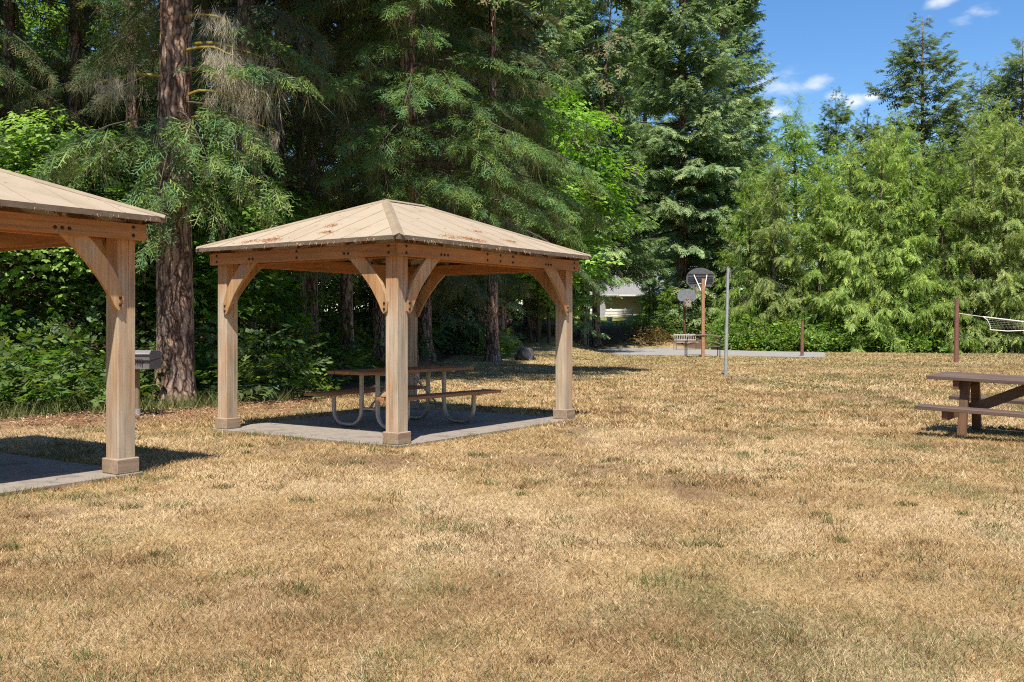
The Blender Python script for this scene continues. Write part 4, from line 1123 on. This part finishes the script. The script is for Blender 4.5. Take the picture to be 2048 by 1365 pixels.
put_b(140, 20.0, 0, 'bright vine maple left of the near post, under the left gazebo roof', 0, 1.0)
put_b(20, 19.0, 0, 'vine maple at the left edge below the gazebo beam', 120, .9)
put_b(235, 23.0, 0, 'vine maple between near post and big trunk', 210, 1.05)
put_b(425, 21.0, 0, 'shaded maple between the big trunk and the gazebo', 300, .95)
put_b(560, 30.0, 0, 'shaded maple deep behind the left half of the gazebo', 60, 1.0)
put_b(40, 30.0, 1, 'tall sunlit maple glowing behind the boughs at far left', 40, 1.3)
put_b(250, 33.0, 1, 'tall sunlit maple showing left of the big trunk top', 160, 1.4)
put_b(420, 35.0, 1, 'tall maple glimpsed right of the big trunk', 260, 1.3)
put_b(1080, 46.0, 1, 'bright lime-green maple at the end of the near wood', 20, 1.45)
put_b(1010, 52.0, 1, 'maple behind the end of the near wood', 180, 1.4)

# cedar pair in shade beyond the gazebo, leaning trunk by the path
X8, Y8 = AX(972, 43), 43.0
for k, (px, Y, rr0, lab) in enumerate(((962, 42.5, .30, 'left trunk of the shaded pair seen past the gazebo'), (1000, 44.5, .30, 'right trunk of the shaded pair seen past the gazebo'))):
    X = AX(px, Y)
    plant_tree('fir_tree', (X, Y, gz1(X, Y)), R(77*k), trunk_mesh('trunk', 26, rr0, M['bark'], seed=50+k, segs=26), lA, meA, lab, 1.0, 'shaded conifers beyond the gazebo')
X = AX(1163, 55); e = plant_tree('fir_tree', (X, 55, gz1(X, 55)), 0, trunk_mesh('trunk', 22, .24, M['bark'], seed=60), lB, meB, 'dark leaning trunk beside the path to the house', .95, 'shaded conifers beyond the gazebo')
e.rotation_euler = (0, R(5), 0)
for k, (px, Y, lab) in enumerate(((880, 46, 'shaded fir behind the gazebo back corner'), (1060, 54, 'shaded fir filling behind the boulder'), (820, 40, 'shaded fir directly behind the front post'))):
    X = AX(px, Y); put(px, Y, 'F', lab, 60*k, .8, 'shaded conifers beyond the gazebo')

# ------------------------------------------------------------------ background wood and undergrowth (uncountable masses)
bw = Crown(); A = ([], [], [], [], []); r = np.random.default_rng(99)
for k in range(70):
    px = -330 + 1260*k/69 + r.uniform(-20, 20); Y = r.uniform(38, 62); X = AX(px, Y); H = r.uniform(20, 27); zb = gz1(X, Y)
    for j in range(190):
        z = r.uniform(0, 1)**1.25*H; rad = (2.8*(1-z/H)**.7+.2)*r.uniform(.5, 1)**.6; a = r.uniform(0, 6.283)
        A[0].append((X+rad*math.cos(a), Y+rad*math.sin(a), zb+z)); A[1].append((math.cos(a), math.sin(a), -.45+r.normal()*.2)); A[2].append((r.normal()*.3, r.normal()*.3, 1)); A[3].append(r.uniform(.8, 1.4)); A[4].append(FIR_G*r.uniform(.6, 1.2))
bw.add(T_MID, *map(np.array, A)); TOT += bw.tris()
o = link('background_wood', bw.mesh('background_wood', M['fir'])); tag(o, 'dense dark conifer wood behind the nearer trunks', 'wood', kind='stuff')
bw = Crown(); A = ([], [], [], [], [])
for k in range(24):
    px = 1040 + 1300*k/23; Y = r.uniform(76, 92) if px > 1330 or px < 1130 else r.uniform(104, 118); X = AX(px, Y); H = r.uniform(15, 17.5) if px > 1480 else r.uniform(13, 18); zb = gz1(X, Y)
    for j in range(200):
        z = r.uniform(0, 1)**1.25*H; rad = (3.2*(1-z/H)**.7+.2)*r.uniform(.5, 1)**.6; a = r.uniform(0, 6.283)
        A[0].append((X+rad*math.cos(a), Y+rad*math.sin(a), zb+z)); A[1].append((math.cos(a), math.sin(a), -.35+r.normal()*.2)); A[2].append((r.normal()*.3, r.normal()*.3, 1)); A[3].append(r.uniform(1.2, 2.2)); A[4].append(CEDAR_G*r.uniform(.6, 1.2))
bw.add(T_LO + T_MID[:1], *map(np.array, A)); TOT += bw.tris()
o = link('background_wood', bw.mesh('background_wood', M['fir'])); tag(o, 'green wood behind the cedars and the house', 'wood', kind='stuff')

# unseen trees added behind and beside the camera to block low sky light
bw = Crown(); A = ([], [], [], [], [])
for k in range(46):
    a0 = R(118 + 304*k/45 + r.uniform(-2, 2)); D = r.uniform(36, 44); X = D*math.cos(a0); Y = 16 + D*math.sin(a0); H = r.uniform(20, 26)
    if Y > 26: continue
    for j in range(150):
        z = r.uniform(0, 1)**1.2*H; rad = (4.2*(1-z/H)**.7+.2)*r.uniform(.5, 1)**.6; a = r.uniform(0, 6.283)
        A[0].append((X+rad*math.cos(a), Y+rad*math.sin(a), z)); A[1].append((math.cos(a), math.sin(a), -.35+r.normal()*.2)); A[2].append((r.normal()*.3, r.normal()*.3, 1)); A[3].append(r.uniform(1.8, 3.0)); A[4].append(FIR_G*r.uniform(.6, 1.2))
bw.add(T_LO, *map(np.array, A)); TOT += bw.tris()
o = link('background_wood', bw.mesh('background_wood', M['fir'])); tag(o, 'unseen conifer wood added round the near sides to block low sky light', 'wood', kind='stuff')

def undergrowth(label, pts, mats_cols, T, size):
    cr = Crown(); A = ([], [], [], [], [])
    for (x, y, h, rad, n, cb) in pts:
        zb = gz1(x, y)
        for j in range(n):
            u = r.normal(size=3); u /= np.linalg.norm(u); u[2] = abs(u[2]); q = r.uniform(.3, 1)**.5
            A[0].append((x+u[0]*rad*q, y+u[1]*rad*q, zb + u[2]*h*q + .03)); A[1].append((u[0]+r.normal()*.4, u[1]+r.normal()*.4, .25+r.normal()*.35)); A[2].append((r.normal()*.35, r.normal()*.35, 1)); A[3].append(size*r.uniform(.4, 1.45)); A[4].append(cb*r.uniform(.5, 1.4)*np.array((r.uniform(.85, 1.35), 1, r.uniform(.8, 1.2))))
    cr.add(T, *map(np.array, A)); global TOT; TOT += cr.tris()
    o = link('undergrowth', cr.mesh('undergrowth', mats_cols)); return tag(o, label, 'undergrowth', kind='stuff')
P_ = []
ue = list(zip(EDGE_X, EDGE_Y))
for k in range(150):
    s = r.uniform(0, 1); x = -13 + 13.5*s; 
    y = float(np.interp(x, EDGE_X, EDGE_Y)) + r.uniform(.7, 6)
    if x > -3.6: y = r.uniform(21, 42); x = float(np.interp(y, EDGE_Y[4:9], EDGE_X[4:9])) - r.uniform(.4, 5)
    if math.hypot(x-X1, y-Y1) < 1.0 and y < Y1+.3: continue
    P_.append((x, y, r.uniform(.5, 1.5), r.uniform(.5, 1.1), 42, (MAPLE_D if r.random() < .6 else FIR_G*1.1)*r.uniform(.7, 1.1)))
undergrowth('leafy dark undergrowth below the trees of the near wood', P_, M['leaf'], T_BUSH+T_MAP[:1]+T_FERN, .42)
P_ = []
for k in range(46):
    px = 1480 + 300*r.random()**1.2 if k < 34 else r.uniform(1790, 2080); X = AX(px, 48); y = float(np.interp(X, EDGE_X, EDGE_Y)) + r.uniform(.3, 2.2)
    P_.append((X, y, r.uniform(.7, 2.1) if px < 1790 else r.uniform(.4, .9), r.uniform(.6, 1.1), 60, (MAPLE*.75 if r.random() < .5 else CEDAR_G)*r.uniform(.8, 1.1)))
for k in range(26):
    px = r.uniform(1285, 1500); y = r.uniform(60.5, 64); X = AX(px, y); P_.append((X, y, r.uniform(.6, 1.6), .9, 46, FIR_G*r.uniform(.8, 1.3)))
undergrowth('thicket of leafy shrubs at the foot of the cedars', P_, M['leaf'], T_BUSH, .5)
P_ = []
for k in range(10):
    y = r.uniform(56, 64); P_.append((AX(r.uniform(1262, 1330), y), y, r.uniform(.4, 1.2), .7, 40, np.array((.13, .09, .04))*r.uniform(.8, 1.3)))
for k in range(6):
    y = 38.5 + r.uniform(-1, 1); P_.append((AX(988+r.uniform(-12, 12), y), y, .7, .4, 36, MAPLE*.8))
undergrowth('brownish scrub beside the path up to the house', P_, M['leaf'], T_BUSH, .42)

# ------------------------------------------------------------------ lawn grass
def in_slab(x, y, pad=.14):
    q = np.zeros(len(x), bool)
    for (c, th) in SLABS:
        dx, dy = x-c[0], y-c[1]; u = dx*math.cos(th)+dy*math.sin(th); v = -dx*math.sin(th)+dy*math.cos(th)
        q |= (np.abs(u) < HX+pad-.012) & (np.abs(v) < HYY+pad-.012)
    return q
def in_court(x, y):
    q = np.zeros(len(x), bool); n = len(court)
    for i in range(n):
        (x1, y1), (x2, y2) = court[i], court[(i+1) % n]
        cnd = ((y1 > y) != (y2 > y)) & (x < (x2-x1)*(y-y1)/(y2-y1+1e-12)+x1); q ^= cnd
    return q
GV, GFc, GCc = [], [], []; gn = 0
r = np.random.default_rng(55)
def blades(x, y, h, wd, colr, lean_amt, seg):
    global gn
    n = len(x); a = r.uniform(0, 2*math.pi, n) ; 
    fl = 2*math.pi*fbm(x*1.3, y*1.3, 91, 2)*1.6
    la = np.where(r.random(n) < .15, fl + r.normal(size=n)*.7, r.uniform(0, 2*math.pi, n))
    ln = h*lean_amt*r.uniform(.3, 1.5, n)
    z = gz(x, y) - .012
    sx, sy = np.cos(a)*wd/2, np.sin(a)*wd/2
    lx_, ly_ = np.cos(la)*ln, np.sin(la)*ln
    b0 = np.stack([x-sx, y-sy, z], 1); b1 = np.stack([x+sx, y+sy, z], 1)
    if seg == 2:
        m0 = np.stack([x-sx*.8+lx_*.4, y-sy*.8+ly_*.4, z+h*.62], 1); m1 = np.stack([x+sx*.8+lx_*.4, y+sy*.8+ly_*.4, z+h*.62], 1)
        tp = np.stack([x+lx_*1.25, y+ly_*1.25, z+h*(1-.25*np.clip(ln/h, 0, 1))], 1)
        V = np.stack([b0, b1, m1, m0, tp], 1).reshape(-1, 3); k = np.arange(n)[:, None]*5 + gn
        F = np.concatenate([k + np.array([[0, 1, 2]]), k + np.array([[0, 2, 3]]), k + np.array([[3, 2, 4]])]); c = np.repeat(colr, 5, 0).reshape(n, 5, 3)*np.array([.7, .7, 1, 1, 1.15])[None, :, None]
        nv = 5
    else:
        tp = np.stack([x+lx_, y+ly_, z+h], 1)
        V = np.stack([b0, b1, tp], 1).reshape(-1, 3); k = np.arange(n)[:, None]*3 + gn; F = k + np.array([[0, 1, 2]]); c = np.repeat(colr, 3, 0).reshape(n, 3, 3)*np.array([.8, .8, 1.1])[None, :, None]; nv = 3
    GV.append(V); GFc.append(F); GCc.append(c.reshape(-1, 3)); gn += n*nv
def sow(y0, y1, dens, seg, hr, wr, xr=None):
    area = 0.5*(y0+y1)*1.10*(y1-y0); n = int(area*dens)
    y = r.uniform(y0, y1, n); x = (r.random(n)-.5)*1.12*y
    if y1 > 20: x = (r.random(n)-.5)*1.10*y
    d = edge_d(x, y)
    keep = ~in_slab(x, y) & ~in_court(x, y) & (d < .6) & (r.random(n) < np.where((d > -3.0) & (x < -2), .35, 1)*np.where(d > 0, .3, 1))
    green, pale, brown, soil, far = lawn_fields(x, y)
    keep &= r.random(n) > soil*.7
    x, y = x[keep], y[keep]; n = len(x)
    base = lawn_color(x, y)
    green = green[keep]; pale = pale[keep]
    pick = r.random(n); brown = brown[keep]
    c = np.where((pick < .14+.22*pale)[:, None], RB['pale']*1.02, np.where((pick < .30+.22*pale+.25*brown)[:, None], RB['brown'], base))
    isg = r.random(n) < green*.34 + .07
    c = np.where(isg[:, None], RB['green']*r.uniform(.8, 1.5, (n, 1)), c)
    farm = sstep(18, 40, y)[:, None]*.35; c = c*(1-farm) + base*farm
    c = c*r.uniform(.58, 1.30, (n, 1))
    cl = .55 + .9*fbm(x*3.5, y*3.5, 71, 2)
    h = r.uniform(*hr, n)*cl*np.where(isg, 1.15, 1); wd = r.uniform(*wr, n)
    blades(x, y, h, wd, c, 1.3, seg)
sow(3.5, 5.5, 12000, 1, (.010, .034), (.0020, .0036))
sow(5.5, 8.5, 6000, 1, (.011, .036), (.0030, .0052))
sow(8.5, 13, 2600, 1, (.015, .045), (.0052, .009))
sow(13, 20, 800, 1, (.025, .06), (.010, .017))
sow(20, 34, 240, 1, (.025, .05), (.018, .030))
sow(34, 56, 50, 1, (.03, .06), (.03, .05))
# greener fringe along the slab edges
for (c, th) in SLABS:
    n = 2600; s = r.uniform(-1, 1, n); side = r.integers(0, 4, n); o_ = np.abs(r.normal(size=n))*.045 + .0
    u = np.where(side < 2, s*(HX+.15), np.where(side == 2, -1, 1)*(HX+.138+o_)); v = np.where(side < 2, np.where(side == 0, -1, 1)*(HYY+.138+o_), s*(HYY+.15))
    x = c[0]+u*math.cos(th)-v*math.sin(th); y = c[1]+u*math.sin(th)+v*math.cos(th)
    k = fbm(x*2.2, y*2.2, 33, 2) > .47; x, y = x[k], y[k]
    blades(x, y, r.uniform(.03, .085, len(x)), r.uniform(.006, .010, len(x)), np.where(r.random((len(x), 1)) < .6, RB['green']*1.3, RB['straw'])*r.uniform(.8, 1.2, (len(x), 1)), .8, 1)
# scattered green and dark tufts in the dry lawn
for k in range(420):
    y0 = 3.6 + 16*r.random()**1.4; x0 = (r.random()-.5)*1.08*y0
    if edge_d(np.array([x0]), np.array([y0]))[0] > -1: continue
    n = int(r.integers(25, 80)); sg = r.uniform(.03, .11); x = x0 + r.normal(size=n)*sg*1.3; y = y0 + r.normal(size=n)*sg
    q = ~in_slab(x, y); x, y = x[q], y[q]; n = len(x)
    if n == 0: continue
    cb = RB['green']*r.uniform(.8, 1.5) if r.random() < .7 else RB['brown']*.8
    blades(x, y, r.uniform(.02, .06, n), r.uniform(.0009, .0013, n)*max(3.2, y0), cb*r.uniform(.7, 1.3, (n, 1)), .9, 1)
# rank green tufts at the foot of the big fir and along the wood edge
for k in range(40):
    x0 = r.uniform(-9, -3.6); y0 = float(np.interp(x0, EDGE_X, EDGE_Y)) + r.uniform(-.2, .7)
    n = 60; x = x0 + r.normal(size=n)*.13; y = y0 + r.normal(size=n)*.13
    blades(x, y, r.uniform(.1, .32, n), r.uniform(.010, .018, n), RB['green']*r.uniform(.9, 1.9, (n, 1)), .7, 1)
# needle and leaf litter blown out of the wood onto the lawn
LV, LF, LC = [], [], []
for k in range(5200):
    x = r.uniform(-10, -2.2); e_ = float(np.interp(x, EDGE_X, EDGE_Y)); y = e_ - abs(r.normal())*1.5 + .3
    if in_slab(np.array([x]), np.array([y]))[0] or y < 11: continue
    a_ = r.uniform(0, 6.283); l_ = r.uniform(.012, .045); w_ = l_*r.uniform(.15, .5); z = gz1(x, y) + .008 + r.uniform(0, .02)
    c0, s0 = math.cos(a_), math.sin(a_); q = len(LV)
    LV += [(x-c0*l_, y-s0*l_, z), (x+s0*w_, y-c0*w_, z+.006), (x+c0*l_, y+s0*l_, z+r.uniform(-.005, .02)), (x-s0*w_, y+c0*w_, z+.004)]
    LF.append((q, q+1, q+2, q+3)); cc = np.array(((.30, .14, .07), (.20, .10, .06), (.45, .30, .19))[r.integers(3)])*r.uniform(.7, 1.3); LC += [cc]*4
for (c, th) in SLABS:
    for k in range(420):
        u = r.uniform(-1, 1); v = math.copysign(r.random()**.35, r.uniform(-1, 1))
        if r.random() < .5: u, v = v, u
        u *= HX+.12; v *= HYY+.12; x = c[0]+u*math.cos(th)-v*math.sin(th); y = c[1]+u*math.sin(th)+v*math.cos(th)
        a_ = r.uniform(0, 6.283); l_ = r.uniform(.008, .03); w_ = l_*r.uniform(.12, .4); z = SLAB+.004; c0, s0 = math.cos(a_), math.sin(a_); q = len(LV)
        LV += [(x-c0*l_, y-s0*l_, z), (x+s0*w_, y-c0*w_, z+.003), (x+c0*l_, y+s0*l_, z+.005), (x-s0*w_, y+c0*w_, z+.002)]
        LF.append((q, q+1, q+2, q+3)); LC += [np.array((.26, .15, .08))*r.uniform(.5, 1.4)]*4
o = link('leaf_litter', np_mesh('leaf_litter', np.array(LV), np.array(LF), M['lichen'], np.array(LC))); tag(o, 'reddish needles and leaf litter along the wood edge and on the slabs', 'litter', kind='stuff')
me = np_mesh('lawn_grass', np.concatenate(GV), np.concatenate(GFc), M['grass'], np.concatenate(GCc))
o = link('lawn_grass', me); tag(o, 'dry straw-coloured lawn grass with scattered green tufts', 'grass', kind='stuff')
